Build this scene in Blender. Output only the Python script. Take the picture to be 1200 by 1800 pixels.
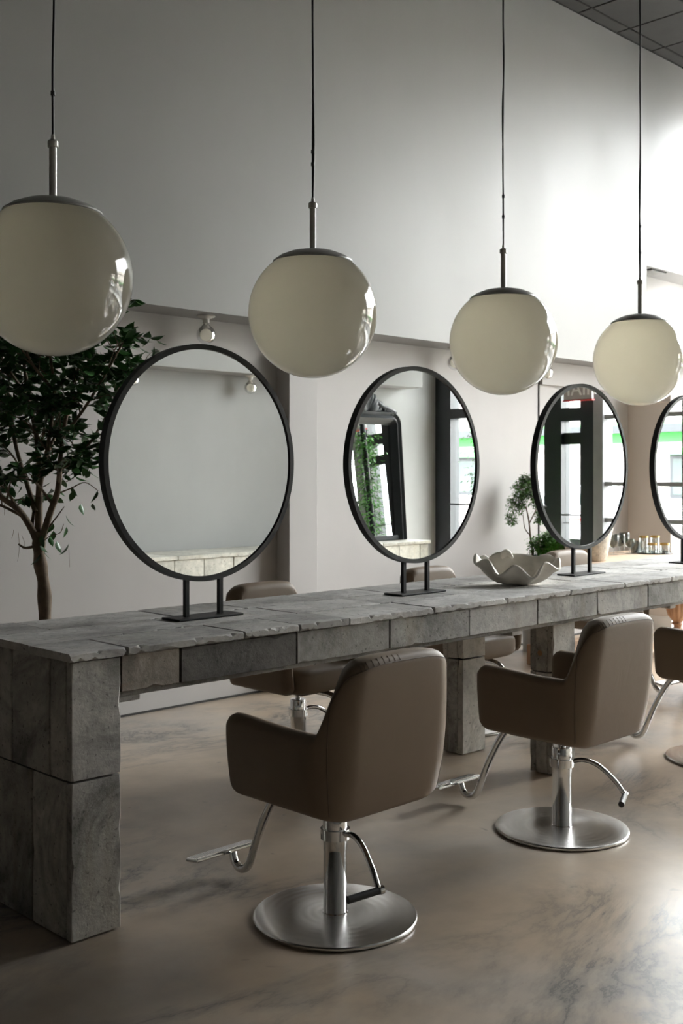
import bpy, bmesh, math, random
from mathutils import Vector, Matrix, noise
R = math.radians
PI = math.pi
for o in list(bpy.data.objects):
    bpy.data.objects.remove(o, do_unlink=True)
scene = bpy.context.scene
COL = scene.collection

# ------------------------------------------------------------------ camera
YAW = math.atan((2565 - 600) / 1940.0)          # angle between the view axis and the long table
cam_d = bpy.data.cameras.new('camera')
cam_d.sensor_fit = 'HORIZONTAL'
cam_d.sensor_width = 24.0
cam_d.lens = 1940 / 1200 * 24.0
cam_d.shift_y = -65 / 1200
cam_d.clip_start = 0.05
cam_d.clip_end = 400
cam_d.dof.use_dof = True
cam_d.dof.focus_distance = 3.9
cam_d.dof.aperture_fstop = 6.3
cam = bpy.data.objects.new('camera', cam_d)
COL.objects.link(cam)
cam.location = (0, 0, 1.40)
cam.rotation_euler = (R(90), 0, YAW - R(90))
scene.camera = cam

# ------------------------------------------------------------------ sky, window portals, exposure
SKY = 32.0                                       # zenith radiance of the overcast sky
w = bpy.data.worlds.new('overcast_sky')
scene.world = w
w.use_nodes = True
wn_ = w.node_tree
bg_ = wn_.nodes['Background']
bg_.inputs[0].default_value = (0.975, 0.978, 0.99, 1)
# standard overcast sky: radiance rises from the horizon to three times that at the zenith
tc_ = wn_.nodes.new('ShaderNodeTexCoord')
sx_ = wn_.nodes.new('ShaderNodeSeparateXYZ')
mr_ = wn_.nodes.new('ShaderNodeMapRange')
mr_.inputs['From Min'].default_value = 0.0
mr_.inputs['From Max'].default_value = 1.0
mr_.inputs['To Min'].default_value = SKY / 3
mr_.inputs['To Max'].default_value = SKY
wn_.links.new(tc_.outputs['Generated'], sx_.inputs[0])
wn_.links.new(sx_.outputs['Z'], mr_.inputs['Value'])
wn_.links.new(mr_.outputs[0], bg_.inputs[1])


def portal(name, loc, sy, sz):
    l = bpy.data.lights.new(name, 'AREA')
    l.shape = 'RECTANGLE'
    l.size = sz
    l.size_y = sy
    l.cycles.is_portal = True
    o = bpy.data.objects.new(name, l)
    o.location = loc
    o.rotation_euler = (0, R(90), 0)
    COL.objects.link(o)


portal('window_portal', (9.90, 2.47, 2.60), 4.0, 5.0)
portal('door_portal', (9.90, -0.75, 1.5), 2.1, 3.1)
portal('corner_portal', (10.65, 4.95, 2.60), 1.0, 5.0)

vs = scene.view_settings
vs.view_transform = 'Standard'
vs.look = 'None'
vs.gamma = 1.0
vs.exposure = 0.80
vs.use_curve_mapping = False
cy = scene.cycles
cy.max_bounces = 12
cy.diffuse_bounces = 8
cy.glossy_bounces = 6
cy.transmission_bounces = 6
cy.transparent_max_bounces = 12
cy.sample_clamp_indirect = 12.0
cy.caustics_reflective = False
cy.caustics_refractive = False


# ------------------------------------------------------------------ materials
def new_mat(name):
    m = bpy.data.materials.new(name)
    m.use_nodes = True
    return m, m.node_tree, m.node_tree.nodes['Principled BSDF']


def N(nt, kind, **kw):
    n = nt.nodes.new(kind)
    for k, v in kw.items():
        if hasattr(n, k):
            setattr(n, k, v)
        else:
            n.inputs[k.replace('_', ' ')].default_value = v
    return n


def ramp(nt, stops, interp='LINEAR'):
    r = nt.nodes.new('ShaderNodeValToRGB')
    e = r.color_ramp.elements
    r.color_ramp.interpolation = interp
    while len(e) < len(stops):
        e.new(0.5)
    for i, (p, c) in enumerate(stops):
        e[i].position = p
        e[i].color = (c[0], c[1], c[2], 1) if len(c) == 3 else c
    return r


def noise_node(nt, scale, detail=5, rough=0.55, coord='Object', mapping=None, distortion=0.0, rnd=False):
    tc = nt.nodes.new('ShaderNodeTexCoord')
    src = tc.outputs[coord]
    if rnd:
        oi = nt.nodes.new('ShaderNodeObjectInfo')
        mu = nt.nodes.new('ShaderNodeMath')
        mu.operation = 'MULTIPLY'
        mu.inputs[1].default_value = 37.0
        nt.links.new(oi.outputs['Random'], mu.inputs[0])
        ad = nt.nodes.new('ShaderNodeVectorMath')
        ad.operation = 'ADD'
        nt.links.new(src, ad.inputs[0])
        nt.links.new(mu.outputs[0], ad.inputs[1])
        src = ad.outputs[0]
    if mapping:
        mp = nt.nodes.new('ShaderNodeMapping')
        mp.inputs['Scale'].default_value = mapping
        nt.links.new(src, mp.inputs[0])
        src = mp.outputs[0]
    n = nt.nodes.new('ShaderNodeTexNoise')
    n.inputs['Scale'].default_value = scale
    n.inputs['Detail'].default_value = detail
    n.inputs['Roughness'].default_value = rough
    n.inputs['Distortion'].default_value = distortion
    nt.links.new(src, n.inputs['Vector'])
    return n


def mixc(nt, a, b, fac, mode='MIX'):
    m = nt.nodes.new('ShaderNodeMix')
    m.data_type = 'RGBA'
    m.blend_type = mode
    for sock, v in ((m.inputs[6], a), (m.inputs[7], b), (m.inputs[0], fac)):
        if isinstance(v, (int, float)):
            sock.default_value = v
        elif isinstance(v, tuple):
            sock.default_value = (v[0], v[1], v[2], 1)
        else:
            nt.links.new(v, sock)
    return m.outputs[2]


def bump(nt, bsdf, height, strength=0.2, dist=0.01):
    b = nt.nodes.new('ShaderNodeBump')
    b.inputs['Strength'].default_value = strength
    b.inputs['Distance'].default_value = dist
    nt.links.new(height, b.inputs['Height'])
    nt.links.new(b.outputs[0], bsdf.inputs['Normal'])


def simple(name, col, rough=0.5, metal=0.0, var=0.06, scale=6.0, bmp=0.0, bscale=60.0, spec=0.5, coat=0.0, rnd=False):
    m, nt, b = new_mat(name)
    n = noise_node(nt, scale, rnd=rnd)
    r = ramp(nt, [(0.3, tuple(c * (1 - var) for c in col)), (0.7, tuple(min(1, c * (1 + var)) for c in col))])
    nt.links.new(n.outputs[0], r.inputs[0])
    nt.links.new(r.outputs[0], b.inputs['Base Color'])
    b.inputs['Roughness'].default_value = rough
    b.inputs['Metallic'].default_value = metal
    b.inputs['Specular IOR Level'].default_value = spec
    b.inputs['Coat Weight'].default_value = coat
    b.inputs['Coat Roughness'].default_value = 0.08
    if bmp:
        n2 = noise_node(nt, bscale, 3)
        bump(nt, b, n2.outputs[0], bmp, 0.004)
    return m


def mat_wall(name, col, rough, var=0.05, spec=0.5):
    m, nt, b = new_mat(name)
    n1 = noise_node(nt, 1.1, 6, 0.6)
    n2 = noise_node(nt, 2.2, 5, 0.6, mapping=(1, 1, 0.22))
    r1 = ramp(nt, [(0.25, tuple(c * (1 - var) for c in col)), (0.75, tuple(min(1, c * (1 + var)) for c in col))])
    nt.links.new(n1.outputs[0], r1.inputs[0])
    r2 = ramp(nt, [(0.3, (0.95, 0.95, 0.95)), (0.7, (1, 1, 1))])
    nt.links.new(n2.outputs[0], r2.inputs[0])
    c = mixc(nt, r1.outputs[0], r2.outputs[0], 1.0, 'MULTIPLY')
    nt.links.new(c, b.inputs['Base Color'])
    rr = ramp(nt, [(0.3, (rough * 0.92,) * 3), (0.7, (rough * 1.1,) * 3)])
    nt.links.new(n2.outputs[0], rr.inputs[0])
    nt.links.new(rr.outputs[0], b.inputs['Roughness'])
    b.inputs['Specular IOR Level'].default_value = spec
    n3 = noise_node(nt, 45, 4)
    bump(nt, b, n3.outputs[0], 0.10, 0.003)
    return m


def mat_floor():
    m, nt, b = new_mat('polished_concrete')
    big = noise_node(nt, 0.6, 6, 0.55, distortion=0.4)
    cloud = noise_node(nt, 0.9, 8, 0.62, distortion=0.5)
    fine = noise_node(nt, 5.0, 6, 0.6)
    vein = noise_node(nt, 0.95, 12, 0.68, distortion=0.9, mapping=(0.7, 1.3, 1))
    mask = noise_node(nt, 0.75, 3, 0.5, mapping=(1, 1.3, 1))
    base = ramp(nt, [(0.32, (0.355, 0.275, 0.200)), (0.5, (0.48, 0.385, 0.29)), (0.70, (0.60, 0.505, 0.405))])
    nt.links.new(big.outputs[0], base.inputs[0])
    g = ramp(nt, [(0.46, (0, 0, 0)), (0.70, (0.85, 0.85, 0.85))])
    nt.links.new(cloud.outputs[0], g.inputs[0])
    c1 = mixc(nt, base.outputs[0], (0.36, 0.34, 0.315), g.outputs[0])
    f = ramp(nt, [(0.3, (0.86, 0.86, 0.86)), (0.7, (1.08, 1.08, 1.08))])
    nt.links.new(fine.outputs[0], f.inputs[0])
    c1 = mixc(nt, c1, f.outputs[0], 1.0, 'MULTIPLY')
    # feathery dark veins: a narrow band of one noise, only where a second noise is high
    v_ = ramp(nt, [(0.43, (0, 0, 0)), (0.485, (0.45, 0.45, 0.45)), (0.497, (0.95, 0.95, 0.95)), (0.51, (0.5, 0.5, 0.5)), (0.57, (0, 0, 0))])
    nt.links.new(vein.outputs[0], v_.inputs[0])
    mk = ramp(nt, [(0.45, (0, 0, 0)), (0.62, (0.95, 0.95, 0.95))])
    nt.links.new(mask.outputs[0], mk.inputs[0])
    mu = mixc(nt, v_.outputs[0], mk.outputs[0], 1.0, 'MULTIPLY')
    c2 = mixc(nt, c1, (0.10, 0.10, 0.10), mu)
    sp_n = noise_node(nt, 7, 2, 0.5, distortion=1.0)
    sp = ramp(nt, [(0.735, (0, 0, 0)), (0.79, (0.6, 0.6, 0.6))])
    nt.links.new(sp_n.outputs[0], sp.inputs[0])
    c3 = mixc(nt, c2, (0.11, 0.10, 0.09), sp.outputs[0])
    nt.links.new(c3, b.inputs['Base Color'])
    rr = ramp(nt, [(0.3, (0.27, 0.27, 0.27)), (0.7, (0.40, 0.40, 0.40))])
    nt.links.new(cloud.outputs[0], rr.inputs[0])
    nt.links.new(rr.outputs[0], b.inputs['Roughness'])
    b.inputs['Specular IOR Level'].default_value = 0.42
    bump(nt, b, big.outputs[0], 0.04, 0.02)
    return m


def mat_concrete(name, light, dark, stain=0.5, warm=(0.36, 0.27, 0.19), streak=(9, 9, 1.2)):
    m, nt, b = new_mat(name)
    n1 = noise_node(nt, 3.0, 8, 0.62, rnd=True, distortion=0.5)
    n2 = noise_node(nt, 2.4, 10, 0.74, rnd=True, distortion=0.9)
    n3 = noise_node(nt, 1.0, 5, 0.6, rnd=True, mapping=streak)
    n4 = noise_node(nt, 26, 5, 0.7, rnd=True)
    n5 = noise_node(nt, 70, 2, 0.5, rnd=True)
    base = ramp(nt, [(0.30, tuple(c * 0.70 for c in light)), (0.52, light), (0.75, tuple(c * 1.2 for c in light))])
    nt.links.new(n1.outputs[0], base.inputs[0])
    mott = ramp(nt, [(0.3, (0.80, 0.80, 0.80)), (0.7, (1.16, 1.16, 1.16))])
    nt.links.new(n4.outputs[0], mott.inputs[0])
    c0 = mixc(nt, base.outputs[0], mott.outputs[0], 1.0, 'MULTIPLY')
    st = ramp(nt, [(0.475, (0, 0, 0)), (0.60, (stain * 0.55,) * 3), (0.72, (stain,) * 3)])
    nt.links.new(n2.outputs[0], st.inputs[0])
    c1 = mixc(nt, c0, dark, st.outputs[0])
    wr = ramp(nt, [(0.54, (0, 0, 0)), (0.76, (0.6, 0.6, 0.6))])
    nt.links.new(n3.outputs[0], wr.inputs[0])
    c2 = mixc(nt, c1, warm, wr.outputs[0])
    pit = ramp(nt, [(0.28, (0.45, 0.45, 0.45)), (0.36, (1, 1, 1))])
    nt.links.new(n5.outputs[0], pit.inputs[0])
    c2 = mixc(nt, c2, pit.outputs[0], 1.0, 'MULTIPLY')
    oi = nt.nodes.new('ShaderNodeObjectInfo')
    tone = ramp(nt, [(0.0, (0.76, 0.755, 0.74)), (0.5, (1.0, 1.0, 1.0)), (1.0, (1.15, 1.14, 1.11))])
    nt.links.new(oi.outputs['Random'], tone.inputs[0])
    c3 = mixc(nt, c2, tone.outputs[0], 1.0, 'MULTIPLY')
    nt.links.new(c3, b.inputs['Base Color'])
    b.inputs['Roughness'].default_value = 0.72
    b.inputs['Specular IOR Level'].default_value = 0.35
    f = noise_node(nt, 38, 6, 0.65, rnd=True)
    bump(nt, b, f.outputs[0], 0.45, 0.006)
    return m


def mat_leather():
    m, nt, b = new_mat('taupe_leather')
    n = noise_node(nt, 3.0, 4)
    r = ramp(nt, [(0.3, (0.168, 0.123, 0.084)), (0.7, (0.188, 0.139, 0.096))])
    nt.links.new(n.outputs[0], r.inputs[0])
    nt.links.new(r.outputs[0], b.inputs['Base Color'])
    b.inputs['Roughness'].default_value = 0.5
    b.inputs['Specular IOR Level'].default_value = 0.28
    f = noise_node(nt, 170, 3)
    wr = noise_node(nt, 7, 3, 0.5, distortion=1.5)
    ad = nt.nodes.new('ShaderNodeMath')
    ad.operation = 'MULTIPLY_ADD'
    ad.inputs[1].default_value = 0.12
    nt.links.new(f.outputs[0], ad.inputs[0])
    nt.links.new(wr.outputs[0], ad.inputs[2])
    bump(nt, b, ad.outputs[0], 0.12, 0.010)
    return m


def mat_brushed():
    m, nt, b = new_mat('brushed_steel')
    tc = nt.nodes.new('ShaderNodeTexCoord')
    wv = nt.nodes.new('ShaderNodeTexWave')
    wv.wave_type = 'RINGS'
    wv.rings_direction = 'Z'
    wv.inputs['Scale'].default_value = 11
    wv.inputs['Distortion'].default_value = 1.5
    wv.inputs['Detail'].default_value = 4
    nt.links.new(tc.outputs['Object'], wv.inputs['Vector'])
    r = ramp(nt, [(0, (0.21, 0.21, 0.21)), (1, (0.25, 0.25, 0.25))])
    nt.links.new(wv.outputs[1], r.inputs[0])
    nt.links.new(r.outputs[0], b.inputs['Roughness'])
    b.inputs['Base Color'].default_value = (0.74, 0.73, 0.72, 1)
    b.inputs['Metallic'].default_value = 1
    b.inputs['Anisotropic'].default_value = 0.7
    tg = nt.nodes.new('ShaderNodeTangent')
    tg.direction_type = 'RADIAL'
    tg.axis = 'Z'
    nt.links.new(tg.outputs[0], b.inputs['Tangent'])
    return m


def mat_glassy(name, tint=(0.96, 0.98, 0.97), refl=0.10, rough=0.0):
    """thin sheet glass: light passes straight through, with a Fresnel mirror reflection"""
    m = bpy.data.materials.new(name)
    m.use_nodes = True
    nt = m.node_tree
    nt.nodes.remove(nt.nodes['Principled BSDF'])
    out = nt.nodes['Material Output']
    t = nt.nodes.new('ShaderNodeBsdfTransparent')
    t.inputs[0].default_value = (*tint, 1)
    g = nt.nodes.new('ShaderNodeBsdfGlossy')
    g.inputs['Roughness'].default_value = rough
    n = noise_node(nt, 2.0, 2)
    rr = ramp(nt, [(0, (0.93,) * 3), (1, (1.0,) * 3)])
    nt.links.new(n.outputs[0], rr.inputs[0])
    nt.links.new(rr.outputs[0], g.inputs[0])
    lw = nt.nodes.new('ShaderNodeLayerWeight')
    lw.inputs[0].default_value = 0.25
    mu = nt.nodes.new('ShaderNodeMath')
    mu.operation = 'MULTIPLY_ADD'
    mu.inputs[1].default_value = 0.5
    mu.inputs[2].default_value = refl * 0.3
    nt.links.new(lw.outputs['Fresnel'], mu.inputs[0])
    mx = nt.nodes.new('ShaderNodeMixShader')
    nt.links.new(mu.outputs[0], mx.inputs[0])
    nt.links.new(t.outputs[0], mx.inputs[1])
    nt.links.new(g.outputs[0], mx.inputs[2])
    nt.links.new(mx.outputs[0], out.inputs[0])
    return m


def mat_opal(name='opal_glass', col=(0.985, 0.935, 0.81)):
    m = bpy.data.materials.new(name)
    m.use_nodes = True
    nt = m.node_tree
    nt.nodes.remove(nt.nodes['Principled BSDF'])
    out = nt.nodes['Material Output']
    n = noise_node(nt, 3, 4)
    r = ramp(nt, [(0.3, tuple(c * 0.97 for c in col)), (0.7, tuple(min(1, c * 1.03) for c in col))])
    nt.links.new(n.outputs[0], r.inputs[0])
    d = nt.nodes.new('ShaderNodeBsdfDiffuse')
    t = nt.nodes.new('ShaderNodeBsdfTranslucent')
    nt.links.new(r.outputs[0], d.inputs[0])
    nt.links.new(r.outputs[0], t.inputs[0])
    m1 = nt.nodes.new('ShaderNodeMixShader')
    m1.inputs[0].default_value = 0.86
    nt.links.new(d.outputs[0], m1.inputs[1])
    nt.links.new(t.outputs[0], m1.inputs[2])
    g = nt.nodes.new('ShaderNodeBsdfGlossy')
    g.inputs['Roughness'].default_value = 0.06
    lw = nt.nodes.new('ShaderNodeFresnel')
    lw.inputs[0].default_value = 1.5
    m2 = nt.nodes.new('ShaderNodeMixShader')
    nt.links.new(lw.outputs[0], m2.inputs[0])
    nt.links.new(m1.outputs[0], m2.inputs[1])
    nt.links.new(g.outputs[0], m2.inputs[2])
    nt.links.new(m2.outputs[0], out.inputs[0])
    return m


def mat_brick():
    m, nt, b = new_mat('street_brick')
    tc = nt.nodes.new('ShaderNodeTexCoord')
    mp = nt.nodes.new('ShaderNodeMapping')
    mp.inputs['Rotation'].default_value = (0, R(90), 0)
    mp.inputs['Rotation'].default_value = (R(90), 0, R(90))
    nt.links.new(tc.outputs['Object'], mp.inputs[0])
    bk = nt.nodes.new('ShaderNodeTexBrick')
    bk.inputs['Scale'].default_value = 1.6
    bk.inputs['Color1'].default_value = (0.50, 0.27, 0.20, 1)
    bk.inputs['Color2'].default_value = (0.58, 0.36, 0.26, 1)
    bk.inputs['Mortar'].default_value = (0.66, 0.60, 0.54, 1)
    nt.links.new(mp.outputs[0], bk.inputs[0])
    nt.links.new(bk.outputs[0], b.inputs['Base Color'])
    b.inputs['Roughness'].default_value = 0.9
    return m


def mat_wood(name, a, b_, scale=(2, 14, 14), rough=0.5):
    m, nt, b = new_mat(name)
    n = noise_node(nt, 2.0, 7, 0.6, mapping=scale, distortion=0.8)
    r = ramp(nt, [(0.3, a), (0.7, b_)])
    nt.links.new(n.outputs[0], r.inputs[0])
    nt.links.new(r.outputs[0], b.inputs['Base Color'])
    b.inputs['Roughness'].default_value = rough
    bump(nt, b, n.outputs[0], 0.1, 0.003)
    return m


M = dict(
    wall=mat_wall('satin_wall_paint', (0.275, 0.271, 0.264), 0.45, 0.03, 0.40),
    plaster=mat_wall('warm_plaster', (0.475, 0.458, 0.446), 0.6, 0.04, 0.25),
    far=mat_wall('grey_plaster', (0.28, 0.277, 0.268), 0.55, 0.06, 0.3),
    pier=mat_wall('taupe_wall_paint', (0.70, 0.64, 0.585), 0.6, 0.03, 0.3),
    floor=mat_floor(),
    tile=simple('ceiling_tile_grey', (0.030, 0.029, 0.027), 0.9, var=0.08, scale=9, bmp=0.3, bscale=120),
    tilegrid=simple('ceiling_grid_black', (0.015, 0.015, 0.015), 0.6),
    concrete=mat_concrete('weathered_concrete', (0.40, 0.39, 0.372), (0.05, 0.048, 0.045), 0.9, (0.31, 0.26, 0.195)),
    legconcrete=mat_concrete('stained_leg_concrete', (0.47, 0.455, 0.43), (0.045, 0.045, 0.040), 0.95, (0.30, 0.26, 0.19), (0.9, 8, 8)),
    slab=mat_concrete('weathered_slab', (0.55, 0.54, 0.525), (0.12, 0.108, 0.105), 0.7, (0.37, 0.335, 0.285)),
    darkblock=mat_concrete('sooty_concrete', (0.15, 0.138, 0.125), (0.015, 0.015, 0.015), 0.95, (0.30, 0.24, 0.18), (1.2, 9, 9)),
    rustblock=mat_concrete('rusty_concrete', (0.40, 0.35, 0.30), (0.06, 0.055, 0.05), 0.7, (0.56, 0.27, 0.12), (1.2, 9, 9)),
    paleblock=mat_concrete('pale_stone', (0.62, 0.60, 0.53), (0.16, 0.15, 0.13), 0.45, (0.5, 0.44, 0.34)),
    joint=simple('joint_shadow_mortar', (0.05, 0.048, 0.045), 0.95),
    leather=mat_leather(),
    thread=simple('dark_thread', (0.09, 0.065, 0.045), 0.6),
    chrome=simple('polished_chrome', (0.70, 0.70, 0.70), 0.07, 1.0, var=0.02),
    brushed=mat_brushed(),
    rubber=simple('black_rubber', (0.012, 0.012, 0.012), 0.45, bmp=0.2, bscale=200),
    black=simple('black_powder_coat', (0.008, 0.0085, 0.009), 0.5, var=0.1, spec=0.25),
    mirror=simple('silvered_mirror', (0.90, 0.92, 0.92), 0.0, 1.0, var=0.003),
    opal=mat_opal(),
    bulb=mat_opal('bulb_opal', (0.82, 0.80, 0.74)),
    cap=simple('grey_enamel', (0.30, 0.295, 0.28), 0.35, var=0.05, coat=0.3),
    stem=simple('cream_enamel', (0.42, 0.41, 0.37), 0.35, var=0.05, coat=0.3),
    cord=simple('black_cord', (0.012, 0.012, 0.012), 0.5),
    ceramic=simple('porcelain_white', (0.60, 0.58, 0.54), 0.25, var=0.03),
    bark=simple('ficus_bark', (0.17, 0.125, 0.085), 0.85, var=0.35, scale=22, bmp=0.6, bscale=40),
    leaf=simple('ficus_leaf', (0.028, 0.100, 0.020), 0.34, var=0.45, scale=7, rnd=True),
    leaf2=simple('aralia_leaf', (0.075, 0.185, 0.035), 0.5, var=0.5, scale=9),
    fern=simple('fern_leaf', (0.070, 0.24, 0.025), 0.55, var=0.5, scale=9),
    shell=simple('bleached_clam_shell', (0.76, 0.715, 0.64), 0.55, var=0.08, scale=10, bmp=0.35, bscale=34),
    oak=mat_wood('waxed_oak', (0.42, 0.285, 0.185), (0.54, 0.38, 0.26)),
    oakleg=mat_wood('turned_oak', (0.27, 0.145, 0.075), (0.39, 0.22, 0.12), (14, 14, 2)),
    stonepot=simple('pitted_stone', (0.56, 0.52, 0.45), 0.9, var=0.3, scale=30, bmp=0.9, bscale=55),
    terracotta=simple('dull_clay', (0.22, 0.19, 0.16), 0.8, var=0.15),
    planter=simple('pale_grey_planter', (0.50, 0.50, 0.49), 0.6, var=0.06),
    soil=simple('potting_soil', (0.03, 0.022, 0.016), 1.0, var=0.3, scale=40, bmp=0.8, bscale=80),
    smoke=mat_glassy('smoked_glass', (0.66, 0.67, 0.65), 0.15, 0.02),
    clear=mat_glassy('clear_glass', (0.90, 0.92, 0.92), 0.35, 0.02),
    gold=simple('gold_band', (0.40, 0.275, 0.11), 0.35, 1.0, var=0.1),
    tray=simple('black_lacquer', (0.012, 0.012, 0.013), 0.15, var=0.1, coat=0.5),
    pane=mat_glassy('window_glass', (0.97, 0.985, 0.98), 0.08),
    frame_black=simple('shopfront_black_paint', (0.012, 0.015, 0.018), 0.35, var=0.15),
    frame_grey=simple('shopfront_grey_paint', (0.24, 0.25, 0.26), 0.5, var=0.08),
    ornate=simple('ebonised_frame', (0.009, 0.012, 0.014), 0.42, var=0.2, spec=0.3, bmp=0.25, bscale=40),
    white=simple('white_gloss_paint', (0.78, 0.77, 0.75), 0.4, var=0.02),
    brick=mat_brick(),
    green=simple('green_awning', (0.06, 0.50, 0.07), 0.6, var=0.06),
    asphalt=simple('asphalt', (0.10, 0.10, 0.10), 0.9, var=0.15, bmp=0.3),
    pavement=simple('pavement_concrete', (0.36, 0.35, 0.33), 0.85, var=0.08),
    carpaint=simple('white_car_paint', (0.80, 0.81, 0.82), 0.2, var=0.01, coat=0.8),
    carglass=simple('car_glass', (0.03, 0.05, 0.045), 0.05, var=0.1),
    tyre=simple('tyre_rubber', (0.015, 0.015, 0.015), 0.8),
    red=simple('red_paint', (0.62, 0.03, 0.03), 0.4, var=0.05),
    signface=simple('sign_grey', (0.42, 0.38, 0.38), 0.4, var=0.05),
    signletter=simple('sign_letter', (0.85, 0.83, 0.83), 0.4, var=0.05),
    ventdark=simple('vent_metal_dark', (0.035, 0.033, 0.03), 0.6, var=0.1),
)


# ------------------------------------------------------------------ mesh helpers
def link(name, me, mat=None, parent=None, loc=(0, 0, 0), rot=(0, 0, 0), smooth=None):
    if mat is not None and len(me.materials) == 0:
        me.materials.append(mat)
    if smooth is not None:
        for p in me.polygons:
            p.use_smooth = True
        if smooth < 179:
            me.set_sharp_from_angle(angle=R(smooth))
    o = bpy.data.objects.new(name, me)
    COL.objects.link(o)
    o.location = loc
    o.rotation_euler = rot
    if parent is not None:
        o.parent = parent
    return o


def mesh(name, verts, faces):
    me = bpy.data.meshes.new(name)
    me.from_pydata([tuple(v) for v in verts], [], faces)
    me.update()
    return me


def from_bm(name, bm):
    me = bpy.data.meshes.new(name)
    bm.normal_update()
    bm.to_mesh(me)
    bm.free()
    return me


def thing(name, label, cat, loc=(0, 0, 0), rz=0.0, group=None):
    o = bpy.data.objects.new(name, None)
    o.empty_display_size = 0.1
    COL.objects.link(o)
    o.location = loc
    o.rotation_euler = (0, 0, rz)
    tag(o, label, cat, group)
    return o


def tag(o, label=None, cat=None, group=None, kind=None):
    if label:
        o['label'] = label
    if cat:
        o['category'] = cat
    if group:
        o['group'] = group
    if kind:
        o['kind'] = kind
    return o


def struct(o, label=None):
    o['kind'] = 'structure'
    if label:
        o['label'] = label
    return o


def box_bm(x0, x1, y0, y1, z0, z1, bev=0.0, seg=2, bm=None):
    bm2 = bmesh.new()
    vs_ = [bm2.verts.new(p) for p in ((x0, y0, z0), (x1, y0, z0), (x1, y1, z0), (x0, y1, z0),
                                      (x0, y0, z1), (x1, y0, z1), (x1, y1, z1), (x0, y1, z1))]
    for f in ((3, 2, 1, 0), (4, 5, 6, 7), (0, 1, 5, 4), (1, 2, 6, 5), (2, 3, 7, 6), (3, 0, 4, 7)):
        bm2.faces.new([vs_[i] for i in f])
    if bev:
        bmesh.ops.bevel(bm2, geom=bm2.edges[:], offset=bev, segments=seg, affect='EDGES', profile=0.6)
    if bm is None:
        return bm2
    tmp = bpy.data.meshes.new('tmp')
    bm2.to_mesh(tmp)
    bm2.free()
    bm.from_mesh(tmp)
    bpy.data.meshes.remove(tmp)
    return bm


def box(name, x0, x1, y0, y1, z0, z1, mat, parent=None, bev=0.0, loc=(0, 0, 0), rot=(0, 0, 0), seg=2):
    me = from_bm(name, box_bm(x0, x1, y0, y1, z0, z1, bev, seg))
    return link(name, me, mat, parent, loc, rot)


def lathe_mesh(name, prof, seg=48, cap0=True, cap1=True):
    verts, faces = [], []
    n = len(prof)
    for (r, z) in prof:
        for k in range(seg):
            a = 2 * PI * k / seg
            verts.append((r * math.cos(a), r * math.sin(a), z))
    for i in range(n - 1):
        for k in range(seg):
            k2 = (k + 1) % seg
            faces.append((i * seg + k, i * seg + k2, (i + 1) * seg + k2, (i + 1) * seg + k))
    if cap0:
        faces.append(tuple(reversed(range(seg))))
    if cap1:
        faces.append(tuple((n - 1) * seg + k for k in range(seg)))
    return mesh(name, verts, faces)


def lathe(name, prof, mat, parent=None, loc=(0, 0, 0), seg=48, smooth=40, rot=(0, 0, 0), cap0=True, cap1=True):
    return link(name, lathe_mesh(name, prof, seg, cap0, cap1), mat, parent, loc, rot, smooth)


def catmull(pts, n=8):
    pts = [Vector(p) for p in pts]
    P = [pts[0] * 2 - pts[1]] + pts + [pts[-1] * 2 - pts[-2]]
    out = []
    for i in range(1, len(P) - 2):
        for k in range(n):
            t = k / n
            a, b, c, d = P[i - 1], P[i], P[i + 1], P[i + 2]
            out.append(0.5 * ((2 * b) + (c - a) * t + (2 * a - 5 * b + 4 * c - d) * t * t + (3 * b - a - 3 * c + d) * t ** 3))
    out.append(pts[-1])
    return out


def tube_data(pts, rad, seg=12, cap=True):
    pts = [Vector(p) for p in pts]
    if not hasattr(rad, '__len__'):
        rad = [rad] * len(pts)
    verts, faces = [], []
    t0 = (pts[1] - pts[0]).normalized()
    ref = Vector((0, 0, 1)) if abs(t0.z) < 0.9 else Vector((1, 0, 0))
    u = t0.cross(ref).normalized()
    for i, p in enumerate(pts):
        a = pts[max(0, i - 1)]
        b = pts[min(len(pts) - 1, i + 1)]
        t = (b - a).normalized()
        u = (u - t * u.dot(t)).normalized()
        v = t.cross(u)
        for k in range(seg):
            an = 2 * PI * k / seg
            verts.append(p + (u * math.cos(an) + v * math.sin(an)) * rad[i])
    for i in range(len(pts) - 1):
        for k in range(seg):
            k2 = (k + 1) % seg
            faces.append((i * seg + k, i * seg + k2, (i + 1) * seg + k2, (i + 1) * seg + k))
    if cap:
        faces.append(tuple(reversed(range(seg))))
        faces.append(tuple((len(pts) - 1) * seg + k for k in range(seg)))
    return verts, faces


def tube(name, pts, rad, mat, parent=None, seg=12, loc=(0, 0, 0), rot=(0, 0, 0), cap=True):
    v, f = tube_data(pts, rad, seg, cap)
    return link(name, mesh(name, v, f), mat, parent, loc, rot, smooth=60)


def join_data(parts):
    V, F = [], []
    for v, f in parts:
        o = len(V)
        V += list(v)
        F += [tuple(i + o for i in q) for q in f]
    return V, F


def copy_tree(o, parent=None):
    c = o.copy()
    COL.objects.link(c)
    if parent is not None:
        c.parent = parent
    for ch in list(o.children):
        copy_tree(ch, c)
    return c


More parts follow.
